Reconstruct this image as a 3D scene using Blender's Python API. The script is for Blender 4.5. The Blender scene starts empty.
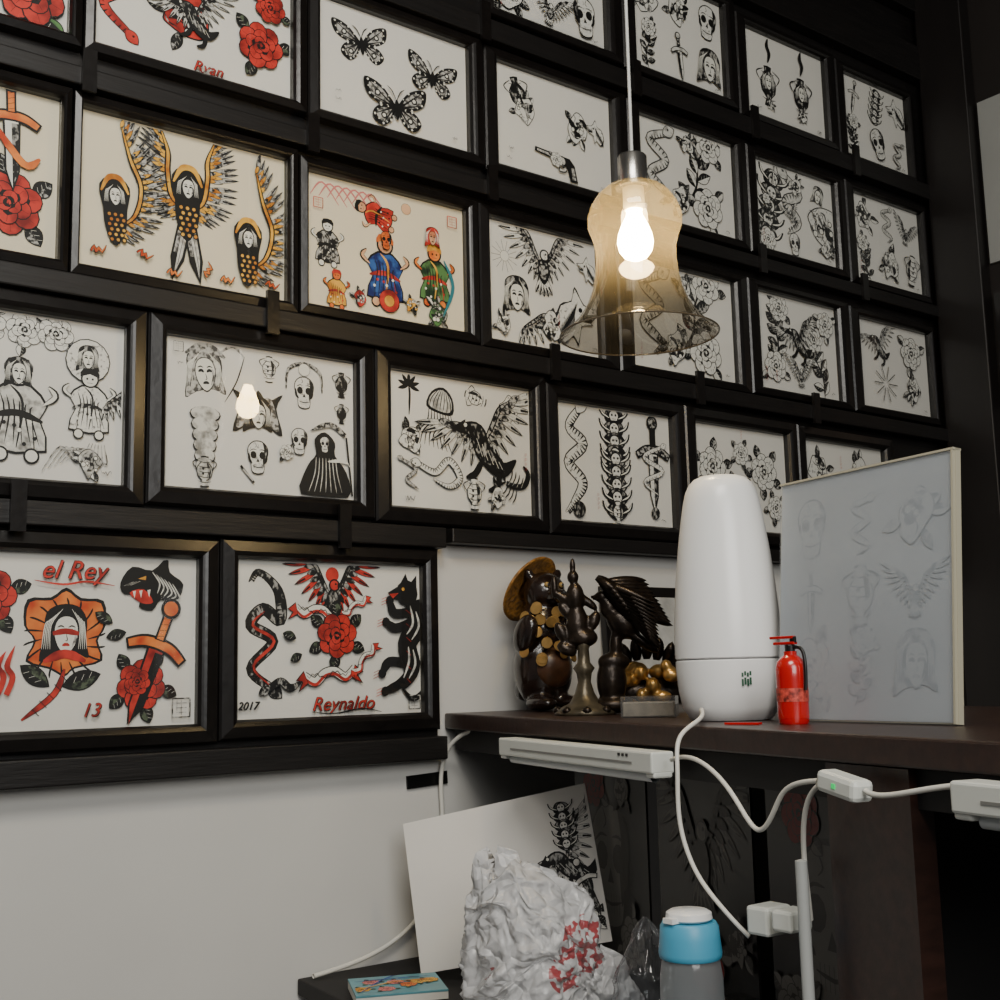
import bpy, bmesh, math, random
from mathutils import Vector, Matrix, noise
R=random.Random(7)
scene=bpy.context.scene
# ------------------------------------------------------------------ materials
MATS={}
def srgb(c):
    return tuple((x/12.92 if x<=.04045 else ((x+.055)/1.055)**2.4) for x in c)
def mat(name,col,rough=.5,metal=0,var=0,scale=20,bump=0,spec=.5,coat=0,emit=0,stretch=None,alpha=1,trans=0):
    if name in MATS: return MATS[name]
    m=bpy.data.materials.new(name);m.use_nodes=True
    nt=m.node_tree;b=nt.nodes['Principled BSDF']
    lc=srgb(col)+(1,)
    b.inputs['Base Color'].default_value=lc
    b.inputs['Roughness'].default_value=rough
    b.inputs['Metallic'].default_value=metal
    b.inputs['Specular IOR Level'].default_value=spec
    b.inputs['Coat Weight'].default_value=coat
    b.inputs['Transmission Weight'].default_value=trans
    b.inputs['Alpha'].default_value=alpha
    if emit:
        b.inputs['Emission Color'].default_value=lc;b.inputs['Emission Strength'].default_value=emit
    if var or bump:
        tc=nt.nodes.new('ShaderNodeTexCoord');mp=nt.nodes.new('ShaderNodeMapping')
        nt.links.new(tc.outputs['Object'],mp.inputs['Vector'])
        if stretch: mp.inputs['Scale'].default_value=stretch
        n=nt.nodes.new('ShaderNodeTexNoise');n.inputs['Scale'].default_value=scale;n.inputs['Detail'].default_value=6
        nt.links.new(mp.outputs['Vector'],n.inputs['Vector'])
        if var:
            r=nt.nodes.new('ShaderNodeValToRGB')
            r.color_ramp.elements[0].position=.3;r.color_ramp.elements[1].position=.7
            r.color_ramp.elements[0].color=tuple(max(0,x*(1-var)) for x in lc[:3])+(1,)
            r.color_ramp.elements[1].color=tuple(min(1,x*(1+var)) for x in lc[:3])+(1,)
            nt.links.new(n.outputs['Fac'],r.inputs['Fac']);nt.links.new(r.outputs['Color'],b.inputs['Base Color'])
        if bump:
            bp=nt.nodes.new('ShaderNodeBump');bp.inputs['Strength'].default_value=bump;bp.inputs['Distance'].default_value=.01
            nt.links.new(n.outputs['Fac'],bp.inputs['Height']);nt.links.new(bp.outputs['Normal'],b.inputs['Normal'])
    MATS[name]=m;return m
def inkmat(name,c1,c2,scale=150,pos=.5,soft=.04,rough=.6,detail=2,stretch=(1,1,1)):
    """two-tone hand-inked fill: stippled / hatched noise between two ink tones"""
    m=bpy.data.materials.new(name);m.use_nodes=True;nt=m.node_tree;b=nt.nodes['Principled BSDF'];b.inputs['Roughness'].default_value=rough
    tc=nt.nodes.new('ShaderNodeTexCoord');mp=nt.nodes.new('ShaderNodeMapping');mp.inputs['Scale'].default_value=stretch
    n=nt.nodes.new('ShaderNodeTexNoise');n.inputs['Scale'].default_value=scale;n.inputs['Detail'].default_value=detail
    r=nt.nodes.new('ShaderNodeValToRGB');e=r.color_ramp.elements;e[0].position=pos-soft;e[1].position=pos+soft;e[0].color=srgb(c1)+(1,);e[1].color=srgb(c2)+(1,)
    nt.links.new(tc.outputs['Object'],mp.inputs['Vector']);nt.links.new(mp.outputs['Vector'],n.inputs['Vector']);nt.links.new(n.outputs['Fac'],r.inputs['Fac']);nt.links.new(r.outputs['Color'],b.inputs['Base Color'])
    return m
def glassmat(name,tint,gloss_rough=.0,f0=.04,haze=0,hazecol=(1,1,1),grad=None):
    m=bpy.data.materials.new(name);m.use_nodes=True;nt=m.node_tree
    for n in list(nt.nodes): nt.nodes.remove(n)
    o=nt.nodes.new('ShaderNodeOutputMaterial');t=nt.nodes.new('ShaderNodeBsdfTransparent');g=nt.nodes.new('ShaderNodeBsdfGlossy')
    t.inputs['Color'].default_value=tuple(tint)+(1,);g.inputs['Roughness'].default_value=gloss_rough
    lw=nt.nodes.new('ShaderNodeLayerWeight');lw.inputs['Blend'].default_value=.5
    pw=nt.nodes.new('ShaderNodeMath');pw.operation='POWER';pw.inputs[1].default_value=4.5;nt.links.new(lw.outputs['Facing'],pw.inputs[0])
    ma=nt.nodes.new('ShaderNodeMath');ma.operation='MULTIPLY_ADD';ma.inputs[1].default_value=.9;ma.inputs[2].default_value=f0;nt.links.new(pw.outputs[0],ma.inputs[0])
    mx=nt.nodes.new('ShaderNodeMixShader')
    nt.links.new(ma.outputs[0],mx.inputs[0]);nt.links.new(t.outputs[0],mx.inputs[1]);nt.links.new(g.outputs[0],mx.inputs[2])
    last=mx
    if grad:
        tc=nt.nodes.new('ShaderNodeTexCoord');sp=nt.nodes.new('ShaderNodeSeparateXYZ');mr=nt.nodes.new('ShaderNodeMapRange')
        nt.links.new(tc.outputs['Object'],sp.inputs[0]);nt.links.new(sp.outputs['Z'],mr.inputs['Value'])
        mr.inputs['From Min'].default_value=grad[0];mr.inputs['From Max'].default_value=grad[1]
        cr=nt.nodes.new('ShaderNodeValToRGB');cr.color_ramp.elements[0].color=tuple(grad[2])+(1,);cr.color_ramp.elements[1].color=tuple(grad[3])+(1,)
        nt.links.new(mr.outputs[0],cr.inputs[0]);nt.links.new(cr.outputs[0],t.inputs['Color'])
    if haze:
        d=nt.nodes.new('ShaderNodeBsdfTranslucent');d2=nt.nodes.new('ShaderNodeBsdfDiffuse');a=nt.nodes.new('ShaderNodeMixShader')
        for q in (d,d2): q.inputs['Color'].default_value=tuple(hazecol)+(1,)
        nt.links.new(d.outputs[0],a.inputs[1]);nt.links.new(d2.outputs[0],a.inputs[2])
        m2=nt.nodes.new('ShaderNodeMixShader');m2.inputs[0].default_value=haze
        nt.links.new(mx.outputs[0],m2.inputs[1]);nt.links.new(a.outputs[0],m2.inputs[2]);last=m2
    nt.links.new(last.outputs[0],o.inputs['Surface']);return m
# ------------------------------------------------------------------ mesh helpers
def link(o,parent=None):
    scene.collection.objects.link(o)
    if parent: o.parent=parent
    return o
def empty(name,loc=(0,0,0),rot=(0,0,0)):
    e=bpy.data.objects.new(name,None);e.empty_display_size=.05;e.location=loc;e.rotation_euler=rot;scene.collection.objects.link(e);return e
class MB:
    def __init__(s): s.v=[];s.f=[];s.m=[];s.mats=[]
    def mi(s,m):
        if m not in s.mats: s.mats.append(m)
        return s.mats.index(m)
    def poly(s,pts,m):
        b=len(s.v);s.v.extend(pts);s.f.append(list(range(b,b+len(pts))));s.m.append(s.mi(m))
    def mesh(s,vs,fs,m):
        b=len(s.v);s.v.extend(vs);i=s.mi(m)
        for f in fs: s.f.append([b+k for k in f]);s.m.append(i)
    def box(s,c,d,m,rz=0):
        vs=[]
        for x in(-.5,.5):
            for y in(-.5,.5):
                for z in(-.5,.5):
                    X,Y=x*d[0],y*d[1]
                    vs.append((c[0]+X*math.cos(rz)-Y*math.sin(rz),c[1]+X*math.sin(rz)+Y*math.cos(rz),c[2]+z*d[2]))
        s.mesh(vs,[(0,1,3,2),(4,6,7,5),(0,4,5,1),(2,3,7,6),(0,2,6,4),(1,5,7,3)],m)
    def prism(s,pts,z0,z1,m):
        n=len(pts);vs=[(p[0],p[1],z0) for p in pts]+[(p[0],p[1],z1) for p in pts]
        s.mesh(vs,[tuple(range(n))[::-1],tuple(range(n,2*n))]+[(i,(i+1)%n,n+(i+1)%n,n+i) for i in range(n)],m)
    def lathe(s,prof,m,c=(0,0,0),seg=40,axis=None):
        vs=[];n=len(prof);q=axis
        for r,z in prof:
            for k in range(seg):
                a=2*math.pi*k/seg;p=Vector((r*math.cos(a),r*math.sin(a),z))
                if q: p=q@p
                vs.append((c[0]+p.x,c[1]+p.y,c[2]+p.z))
        fs=[(i*seg+k,i*seg+(k+1)%seg,(i+1)*seg+(k+1)%seg,(i+1)*seg+k) for i in range(n-1) for k in range(seg)]
        s.mesh(vs,fs,m)
    def obj(s,name,parent=None,smooth=False,loc=None,bevel=0):
        me=bpy.data.meshes.new(name);me.from_pydata([tuple(p) for p in s.v],[],s.f)
        for m in s.mats: me.materials.append(m)
        me.polygons.foreach_set('material_index',s.m)
        if smooth: me.polygons.foreach_set('use_smooth',[True]*len(me.polygons))
        me.update();o=bpy.data.objects.new(name,me)
        if loc: o.location=loc
        link(o,parent)
        if bevel:
            b=o.modifiers.new('bevel','BEVEL');b.width=bevel;b.segments=2;b.limit_method='ANGLE'
        return o
def smoothobj(o,ang=40):
    me=o.data
    me.polygons.foreach_set('use_smooth',[True]*len(me.polygons))
    try: me.set_sharp_from_angle(angle=math.radians(ang))
    except Exception: pass
    return o
def tube(name,pts,r,m,parent=None,res=8):
    cu=bpy.data.curves.new(name,'CURVE');cu.dimensions='3D';cu.bevel_depth=r;cu.bevel_resolution=3;cu.resolution_u=res
    sp=cu.splines.new('NURBS');sp.points.add(len(pts)-1)
    for i,p in enumerate(pts): sp.points[i].co=(p[0],p[1],p[2],1)
    sp.order_u=min(4,len(pts));sp.use_endpoint_u=True
    cu.materials.append(m);o=bpy.data.objects.new(name,cu);return link(o,parent)
def blobby(name,parts,m,vox=.006,parent=None,sm=6):
    """union of ellipsoids fused by voxel remesh: (center, radii, (rx,ry,rz))"""
    bm=bmesh.new()
    for p in parts:
        c,r=p[0],p[1];ro=p[2] if len(p)>2 else (0,0,0)
        if not hasattr(r,'__len__'): r=(r,r,r)
        M=Matrix.Translation(c)@(Matrix.Rotation(ro[2],4,'Z')@Matrix.Rotation(ro[1],4,'Y')@Matrix.Rotation(ro[0],4,'X'))@Matrix.Diagonal((r[0],r[1],r[2],1))
        bmesh.ops.create_icosphere(bm,subdivisions=3,radius=1,matrix=M)
    me=bpy.data.meshes.new(name);bm.to_mesh(me);bm.free();me.materials.append(m)
    o=bpy.data.objects.new(name,me);link(o,parent)
    rm=o.modifiers.new('remesh','REMESH');rm.mode='VOXEL';rm.voxel_size=vox;rm.use_smooth_shade=True
    s=o.modifiers.new('smooth','SMOOTH');s.iterations=sm;s.factor=.5
    return o
# ------------------------------------------------------------------ camera
h=Vector((1630,140,1231)).normalized();v=Vector((-200,-8500,1231)).normalized();v=(v-h*v.dot(h)).normalized();Y=v.cross(h)
CP=Vector((0,-2.17,1.25))
cam=bpy.data.cameras.new('camera');co=bpy.data.objects.new('camera',cam);scene.collection.objects.link(co)
cam.sensor_width=36;cam.lens=1231/1000*36;cam.clip_start=.05
M=Matrix(((h.x,-h.y,-h.z,CP.x),(Y.x,-Y.y,-Y.z,CP.y),(v.x,-v.y,-v.z,CP.z),(0,0,0,1)))
co.matrix_world=M;scene.camera=co
# ------------------------------------------------------------------ art engine
BLK=(.05,.045,.045)
ART={'k':mat('ink_black',BLK,.6),'K':inkmat('ink_black_worked',BLK,(.66,.65,.63),110,.57,.06,stretch=(1,1,.6)),'g':inkmat('ink_gray',(.30,.29,.28),(.76,.75,.73),110,.48,.08),'l':inkmat('ink_wash',(.52,.51,.49),(.86,.85,.82),70,.42,.14),'w':inkmat('paper_lined',(.55,.54,.52),(.91,.90,.87),130,.37,.06),
'W':mat('paper_clean',(.92,.91,.87),.6),
'r':inkmat('ink_red',(.48,.07,.06),(.82,.22,.17),30,.45,.14),'o':inkmat('ink_orange',(.76,.24,.07),(.93,.54,.24),24,.48,.15),'y':inkmat('ink_gold',(.72,.42,.09),(.92,.70,.28),30,.47,.12),'b':inkmat('ink_blue',(.07,.14,.40),(.20,.38,.66),50,.5,.08),
'n':inkmat('ink_green',(.10,.20,.12),(.35,.52,.30),40,.5,.1),'t':inkmat('ink_skin',(.78,.50,.36),(.92,.74,.58),20,.45,.12),'d':inkmat('ink_dark',BLK,(.72,.71,.69),120,.52,.06),'e':mat('ink_teal',(.2,.5,.55),.6),
'p':mat('ink_pink',(.85,.50,.48),.6),'G':inkmat('ink_leaf_dark',(.07,.08,.07),(.34,.38,.30),90,.55,.06)}
PAPER={'w':mat('paper_bright',(.90,.885,.855),.7,var=.02,scale=8),'c':mat('paper_cream',(.92,.875,.77),.7,var=.03,scale=8)}
def smooth(pts,closed=False,n=5):
    N=len(pts);out=[]
    rng=range(N) if closed else range(N-1)
    for i in rng:
        g=(lambda k:pts[k%N]) if closed else (lambda k:pts[max(0,min(N-1,k))])
        p0,p1,p2,p3=g(i-1),g(i),g(i+1),g(i+2)
        for j in range(n):
            t=j/n
            out.append(tuple(.5*(2*p1[a]+(p2[a]-p0[a])*t+(2*p0[a]-5*p1[a]+4*p2[a]-p3[a])*t*t+(3*p1[a]-p0[a]-3*p2[a]+p3[a])*t**3) for a in(0,1)))
    if not closed: out.append(pts[-1])
    return out
def tp(T,p):
    x,y=p[0]*T[4],p[1];c,s=math.cos(T[3]),math.sin(T[3]);return (T[0]+T[2]*(x*c-y*s),T[1]+T[2]*(x*s+y*c))
def sub(T,t):
    t=list(t)
    if len(t)==3: t+=[0,1]
    if len(t)==4: t+=[1]
    cx,cy,s,r,f=t
    x,y=tp(T,(cx,cy));return (x,y,T[2]*s,T[3]+T[4]*r,T[4]*f)
class Art:
    def __init__(s,W,H): s.W,s.H=W,H;s.P=[];s.L=0
    def fill(s,T,pts,c,sm=0):
        if sm: pts=smooth(pts,True,sm)
        s.L+=1;s.P.append(([tp(T,p) for p in pts],c,s.L))
    def stroke(s,T,pts,w,c='k',taper=(.3,.3),n=5,body=1):
        if c=='k' and w<=.1: w*=.78
        q=smooth(pts,False,n) if len(pts)>2 else pts
        s.L+=1;N=len(q);L=[];Rr=[]
        for i,p in enumerate(q):
            a=q[max(0,i-1)];b=q[min(N-1,i+1)];dx,dy=b[0]-a[0],b[1]-a[1];l=math.hypot(dx,dy) or 1
            t=i/(N-1) if N>1 else 0
            k=1
            if t<.3: k=min(k,taper[0]+(1-taper[0])*t/.3)
            if t>.7: k=min(k,taper[1]+(1-taper[1])*(1-t)/.3)
            ww=w*.5*k
            L.append((p[0]-dy/l*ww,p[1]+dx/l*ww));Rr.append((p[0]+dy/l*ww,p[1]-dx/l*ww))
        L=[tp(T,p) for p in L];Rr=[tp(T,p) for p in Rr]
        for i in range(N-1): s.P.append(([L[i],L[i+1],Rr[i+1],Rr[i]],c,s.L))
    def emit(s,mb,f,step=.00005,top=.0085):
        st=min(step,top/max(1,s.L))
        for pts,c,l in s.P:
            if max(p[0] for p in pts)<0 or min(p[0] for p in pts)>s.W or max(p[1] for p in pts)<0 or min(p[1] for p in pts)>s.H: continue
            mb.poly([f(min(max(x,.004),s.W-.004),min(max(y,.004),s.H-.004),l*st) for x,y in pts],ART[c])
I=(0,0,1,0,1)
def circ(r,cx=0,cy=0,n=16,ry=None):
    ry=r if ry is None else ry
    return [(cx+r*math.cos(2*math.pi*k/n),cy+ry*math.sin(2*math.pi*k/n)) for k in range(n)]
def disc(A,T,cx,cy,r,c,ry=None,out='k',ow=.05):
    if out: A.fill(T,circ(r+ow,cx,cy,ry=None if ry is None else ry+ow),out)
    A.fill(T,circ(r,cx,cy,ry=ry),c)
def leaf(A,T,l=1,w=.3,c='d',out='k',vein=True):
    N=8;up=[(l*i/N,w*math.sin(math.pi*i/N)**.85) for i in range(N+1)];dn=[(x,-y) for x,y in up[1:-1]][::-1]
    A.fill(T,up+dn,out)
    if c!=out:
        A.fill(sub(T,(l*.06,0,.88)),up+dn,c)
        if vein:
            A.fill(sub(T,(l*.06,0,.88)),up+[(0,0)],'k')
            for k in (.3,.5,.7): A.stroke(T,[(l*k,0),(l*(k+.1),w*.5)],w*.12,'W')
def rose(A,T,c='l',lc='l',leaves=3,dk='k'):
    a0=R.random()*6
    for k in range(leaves):
        a=a0+k*2*math.pi/leaves;leaf(A,sub(T,(.75*math.cos(a),.75*math.sin(a),1,a+R.uniform(-.3,.3))),.8,.28,lc)
    for Rr,r,n in((.6,.42,7),(.38,.32,5),(.16,.24,3)):
        b=R.random()*6
        for k in range(n):
            a=b+k*2*math.pi/n;x,y=Rr*math.cos(a),Rr*math.sin(a)
            A.fill(T,circ(r,x,y,12),'k');A.fill(T,circ(r*.89,x*1.02,y*1.02,12),c)
            A.stroke(T,[(x*.55+r*.7*math.cos(a+2),y*.55+r*.7*math.sin(a+2)),(x*.9,y*.9),(x*.55+r*.7*math.cos(a-2),y*.55+r*.7*math.sin(a-2))],r*.5,dk,(.05,.05),3)
            A.stroke(T,[(x*1.1,y*1.1),(x*1.1+r*.6*math.cos(a),y*1.1+r*.6*math.sin(a))],.035,'k')
    A.stroke(T,[(-.1,.02),(0,.12),(.1,0),(0,-.1),(-.04,0)],.06,'k')
def skull(A,T,c='w'):
    P=[(-.62,.2),(-.6,.65),(-.25,.98),(.25,.98),(.6,.65),(.62,.2),(.45,-.15),(.38,-.75),(.15,-.9),(-.15,-.9),(-.38,-.75),(-.45,-.15)]
    A.fill(T,P,'k',3);A.fill(sub(T,(0,.01,.93)),P,c,3)
    A.stroke(T,[(.3,.9),(.5,.5),(.42,.1),(.35,-.5)],.25,'K',(.1,.1),4)
    for s in(-1,1):
        A.fill(T,circ(.19,.27*s,.18,10,.22),'k');A.stroke(T,[(s*.55,.3),(s*.5,-.1),(s*.33,-.3)],.14,'k',(.1,.1),3);A.stroke(T,[(s*.08,.48),(s*.3,.5),(s*.5,.38)],.06,'k',(.2,.2),3)
    A.fill(T,[(0,.02),(.1,-.2),(-.1,-.2)],'k')
    A.stroke(T,[(-.33,-.45),(0,-.52),(.33,-.45)],.07,'k',n=2);A.stroke(T,[(-.2,.9),(-.1,.7),(-.2,.6)],.04,'k',n=3)
    for k in range(-3,4): A.stroke(T,[(k*.085,-.36),(k*.085,-.66)],.035,'k')
def feather(A,T,l,w,c,tip):
    leaf(A,T,l,w,c,vein=False)
    A.fill(sub(T,(l*.55,0,.42)),[(0,w*.9),(l*.6,w*.7),(l,0),(l*.6,-w*.7),(0,-w*.9)],tip)
    A.stroke(T,[(0,0),(l*.6,0)],w*.2,'k')
def wing(A,T,c='w',tip='k',scale='d',n=10,up=1.2):
    arm=[(0,0),(.25,.35*up),(.5,.75*up),(.8,.95*up)]
    q=smooth(arm,False,6)
    for i in range(n):
        t=i/(n-1);p=q[int(t*(len(q)-1))];a=-1.35+1.75*t**1.2;l=.65+.55*t
        feather(A,sub(T,(p[0],p[1],1,a)),l,.085,c,tip)
    for i in range(n):
        t=i/(n-1);p=q[int(t*(len(q)-1))];a=-1.1+1.6*t
        leaf(A,sub(T,(p[0],p[1],1,a)),.42,.09,scale,vein=False)
    A.stroke(T,arm,.16,'k');A.stroke(T,arm,.08,scale)
def bird(A,T,c='w',tip='k',scale='d',body='d'):
    for f in(1,-1): wing(A,sub(T,(.1*f,.05,1,0,f)),c,tip,scale)
    for a in(-2.1,-1.83,-1.57,-1.31,-1.05): feather(A,sub(T,(0,-.3,1,a)),.7,.11,c,tip)
    P=[(-.2,.1),(-.22,-.3),(0,-.6),(.22,-.3),(.2,.1),(0,.3)]
    A.fill(T,P,'k',3);A.fill(sub(T,(0,0,.75)),P,body,3)
    disc(A,T,.05,.38,.15,c);A.fill(T,[(.16,.45),(.42,.35),(.16,.3)],'k');A.fill(T,circ(.04,.1,.42,6),'k')
def snake(A,T,pts,w=.2,c='l',bars='k'):
    A.stroke(T,pts,w*1.28,'k',(.7,.1),6);A.stroke(T,pts,w,c,(.7,.05),6)
    q=smooth(pts,False,7)
    for i in range(1,len(q)-2,1):
        a,b=q[i],q[i+1];dx,dy=b[0]-a[0],b[1]-a[1];l=math.hypot(dx,dy) or 1;k=.45*w
        A.stroke(T,[(a[0]-dy/l*k,a[1]+dx/l*k),(a[0]+dy/l*k*.2,a[1]-dx/l*k*.2)],w*.28,bars,(1,.2))
    a=math.atan2(pts[0][1]-pts[1][1],pts[0][0]-pts[1][0])
    leaf(A,sub(T,(pts[0][0]-.1*math.cos(a),pts[0][1]-.1*math.sin(a),1,a)),w*2.2,w*.75,c,vein=False)
    A.fill(sub(T,(pts[0][0],pts[0][1],1,a)),circ(w*.14,w*.7,w*.2,8),'k')
def dagger(A,T,c='w',hc='d',gc='l'):
    A.fill(T,[(-.16,.25),(.16,.25),(.13,-.7),(0,-1.1),(-.13,-.7)],'k');A.fill(T,[(-.12,.25),(.12,.25),(.10,-.7),(0,-1.02),(-.10,-.7)],c);A.fill(T,[(0,.2),(.12,.2),(.10,-.7),(0,-1.02)],'K' if c!='r' else 'k')
    A.stroke(T,[(-.5,.18),(-.2,.33),(.2,.33),(.5,.18)],.22,'k',(.8,.8));A.stroke(T,[(-.47,.2),(-.2,.33),(.2,.33),(.47,.2)],.14,gc,(.8,.8))
    A.stroke(T,[(0,.4),(0,.85)],.18,'k',(1,1));A.stroke(T,[(0,.42),(0,.83)],.11,hc,(1,1));disc(A,T,0,.95,.12,gc)
    for k in range(4): A.stroke(T,[(-.07,.45+k*.1),(.07,.5+k*.1)],.03,'k')
def butterfly(A,T,c='d',spot='W'):
    for f in(1,-1):
        U=sub(T,(0,0,1,0,f))
        for pts in([(0.05,.1),(.5,.6),(1.05,.75),(1.0,.3),(.6,.05),(.1,0)],[(.05,0),(.6,-.02),(.85,-.35),(.55,-.62),(.25,-.45),(.08,-.15)]):
            A.fill(U,pts,'k',4)
            cx=sum(p[0] for p in pts)/6;cy=sum(p[1] for p in pts)/6
            A.fill(sub(U,(cx*.28,cy*.28,.70)),pts,'g',4)
            for p in pts[1:-1]: A.stroke(U,[(.08,.02),(p[0]*.92,p[1]*.92)],.1,'k',(1,.2))
            A.fill(U,circ(.11,cx*1.15,cy*1.15,8),'k');A.fill(U,circ(.06,cx*1.15,cy*1.15,8),'W')
            for p in pts[1:-1]: A.fill(U,circ(.04,p[0]*.9,p[1]*.9,6),spot)
            for i in range(len(pts)-1): A.fill(U,circ(.025,(pts[i][0]+pts[i+1][0])*.46,(pts[i][1]+pts[i+1][1])*.46,6),spot)
        A.stroke(U,[(.02,.25),(.15,.5),(.3,.62)],.045,'k')
    A.fill(T,circ(.09,0,-.05,10,.32),'k')
HEADP=[(-.42,.2),(-.3,.62),(0,.75),(.3,.62),(.42,.2),(.3,-.3),(0,-.6),(-.3,-.3)]
def lady(A,T,skin='W',hair='K',lip='k'):
    P=[(-.7,.1),(-.65,.8),(-.2,1.1),(.4,1.05),(.72,.6),(.7,-.1),(.8,-.7),(.3,-.5),(-.4,-.6),(-.85,-.8)]
    A.fill(T,P,'k',3);A.fill(sub(T,(0,0,.95)),P,hair,3)
    for k in range(5): A.stroke(T,[(-.1-.11*k,.95-.1*k),(-.48-.05*k,.4),(-.5-.07*k,-.4)],.03,'W',n=4);A.stroke(T,[(.2+.1*k,.95-.1*k),(.48+.04*k,.4),(.45+.07*k,-.4)],.03,'W',n=4)
    A.fill(sub(T,(.03,-.02,1)),HEADP,'k',3);A.fill(sub(T,(.03,0,.93)),HEADP,skin,3)
    for s in(-1,1):
        A.stroke(T,[(s*.28+.03,.17),(s*.16+.03,.23),(s*.06+.03,.15)],.11,'k',n=3);A.stroke(T,[(s*.3+.03,.33),(s*.18+.03,.38),(s*.07+.03,.33)],.06,'k',n=3)
    A.stroke(T,[(.03,.1),(.07,-.1),(.0,-.12)],.04,'k',n=3)
    A.stroke(T,[(-.1,-.28),(.03,-.24),(.15,-.28)],.11,lip,n=3)
    A.stroke(T,[(.3,.3),(.36,0),(.22,-.35)],.1,'g',(.1,.1),3)
def panther(A,T,c='k'):
    A.stroke(T,[(.2,.8),(.35,.3),(.15,-.1),(.3,-.6),(.1,-1)],.46,'k',(.8,.3))
    for p in([(.25,.6),(-.2,.5),(-.35,.75)],[(.3,.4),(-.15,.2),(-.4,.3)],[(.2,-.5),(-.25,-.5),(-.4,-.75)],[(.25,-.7),(0,-.95),(-.3,-1.1)]): 
        A.stroke(T,p,.2,'k',(1,.6));A.fill(T,circ(.1,p[-1][0],p[-1][1],8),'k')
        for d in(-.06,0,.06): A.stroke(T,[(p[-1][0]-.08,p[-1][1]+d),(p[-1][0]-.2,p[-1][1]-.06+d)],.035,'r')
    A.fill(T,circ(.27,.05,.95,12),'k');A.fill(T,[(-.2,1.05),(-.42,.9),(-.3,.78),(0,.8)],'k');A.fill(T,[(.1,1.15),(.25,1.35),(.28,1.05)],'k');A.fill(T,[(-.12,1.15),(-.02,1.35),(.1,1.12)],'k')
    A.fill(T,[(-.38,.88),(-.15,.93),(-.28,.8)],'r');A.fill(T,circ(.04,-.05,1.02,6),'y')
    A.stroke(T,[(.1,-1),(.4,-1.2),(.7,-.9),(.6,-.5)],.12,'k')
    for q in([(.3,.6),(.4,.3),(.25,0)],[(.3,-.2),(.38,-.5),(.25,-.8)],[(.15,.7),(.25,.35),(.12,.1)],[(.18,-.15),(.22,-.45),(.12,-.8)]): A.stroke(T,q,.05,'l')
    for k in range(6): A.stroke(T,[(.05+.03*k,.6-.28*k),(.2+.02*k,.52-.28*k)],.03,'r')
def pantherhead(A,T):
    P=[(-1,.3),(-.6,.75),(0,.6),(.5,.95),(.55,.5),(.95,.1),(.6,-.5),(.2,-.3),(-.1,-.6),(-.5,-.45),(-.35,-.1),(-.9,-.05)]
    A.fill(T,P,'k',3)
    A.fill(T,[(-.75,-.02),(-.3,.05),(-.05,-.35),(-.4,-.35)],'r',3)
    for x in(-.65,-.45,-.2): A.fill(T,[(x,.02),(x+.1,.03),(x+.04,-.2)],'W')
    A.fill(T,[(-.45,.38),(-.2,.45),(-.22,.32)],'y')
    for k in range(6): A.stroke(T,[(.0+.12*k,.55-.08*k),(.2+.12*k,.2-.1*k),(.1+.1*k,-.1-.05*k)],.045,'l')
    for k in range(3): A.stroke(T,[(-.9+.1*k,.2),(-.6+.1*k,.3)],.03,'l')
def irr(r,seed,n=12,k=.3):
    q=random.Random(seed);return [(r*(1-k*q.random())*math.cos(6.283*i/n),r*(1-k*q.random())*math.sin(6.283*i/n)) for i in range(n)]
def scrib(A,T,seed=0,c='w',dark='k'):
    q=random.Random(seed);P=irr(1,seed,11,.5)
    sx=q.choice((.75,.85,.95));P=[(x*sx,y) for x,y in P]
    for k in range(4):
        a=q.random()*6.28;leaf(A,sub(T,(.5*math.cos(a),.5*math.sin(a),1,a)),q.uniform(.5,.85),.18,q.choice('dKlw'))
    A.fill(T,P,'k',3);A.fill(sub(T,(0,0,.94)),P,c,3)
    for k in range(15):
        a=q.random()*6.28;r=q.uniform(.1,.55);x,y=r*math.cos(a),r*math.sin(a);b=q.random()*6.28;l=q.uniform(.18,.36)
        A.stroke(T,[(x-l*math.cos(b),y-l*math.sin(b)),(x+.12*math.sin(b),y-.12*math.cos(b)),(x+l*math.cos(b),y+l*math.sin(b))],q.choice((.05,.08,.18,.26)),q.choice((dark,dark,'K','d','g')),(.05,.05),3)
    for k in range(4):
        x,y=q.uniform(-.45,.45),q.uniform(-.45,.45);disc(A,T,x,y,q.uniform(.06,.13),'W',ow=.03)
def branch(A,T,c='w'):
    P=[(-.2,-1.1),(.05,-.4),(-.05,.3),(.15,.9)];A.stroke(T,P,.09,'k')
    q=smooth(P,False,4)
    for i in range(1,len(q),1):
        s=1 if i%2 else -1;leaf(A,sub(T,(q[i][0],q[i][1],1,1.57-s*R.uniform(.7,1.2))),.55,.15,R.choice(('d','w','K')))
    rose(A,sub(T,(.15,.85,.45)),c,'d',2)
def urn(A,T,c='w'):
    P=[(-.25,.9),(.25,.9),(.2,.6),(.5,.25),(.45,-.3),(.15,-.6),(.3,-.95),(-.3,-.95),(-.15,-.6),(-.45,-.3),(-.5,.25),(-.2,.6)]
    A.fill(T,P,'k',2);A.fill(sub(T,(0,0,.9)),P,c,2)
    A.fill(T,[(.1,.7),(.4,.25),(.35,-.3),(.1,-.6),(.2,0)],'K',2)
    for y in(.6,.3,0,-.3,-.6): A.stroke(T,[(-.42,y),(0,y-.08),(.42,y)],.06,'k',n=3)
    for y in(.15,-.15): A.fill(T,circ(.08,-.1,y,8),'k')
    for s in(-1,1): A.stroke(T,[(s*.3,.75),(s*.75,.5),(s*.5,.1)],.08,'k')
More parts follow.
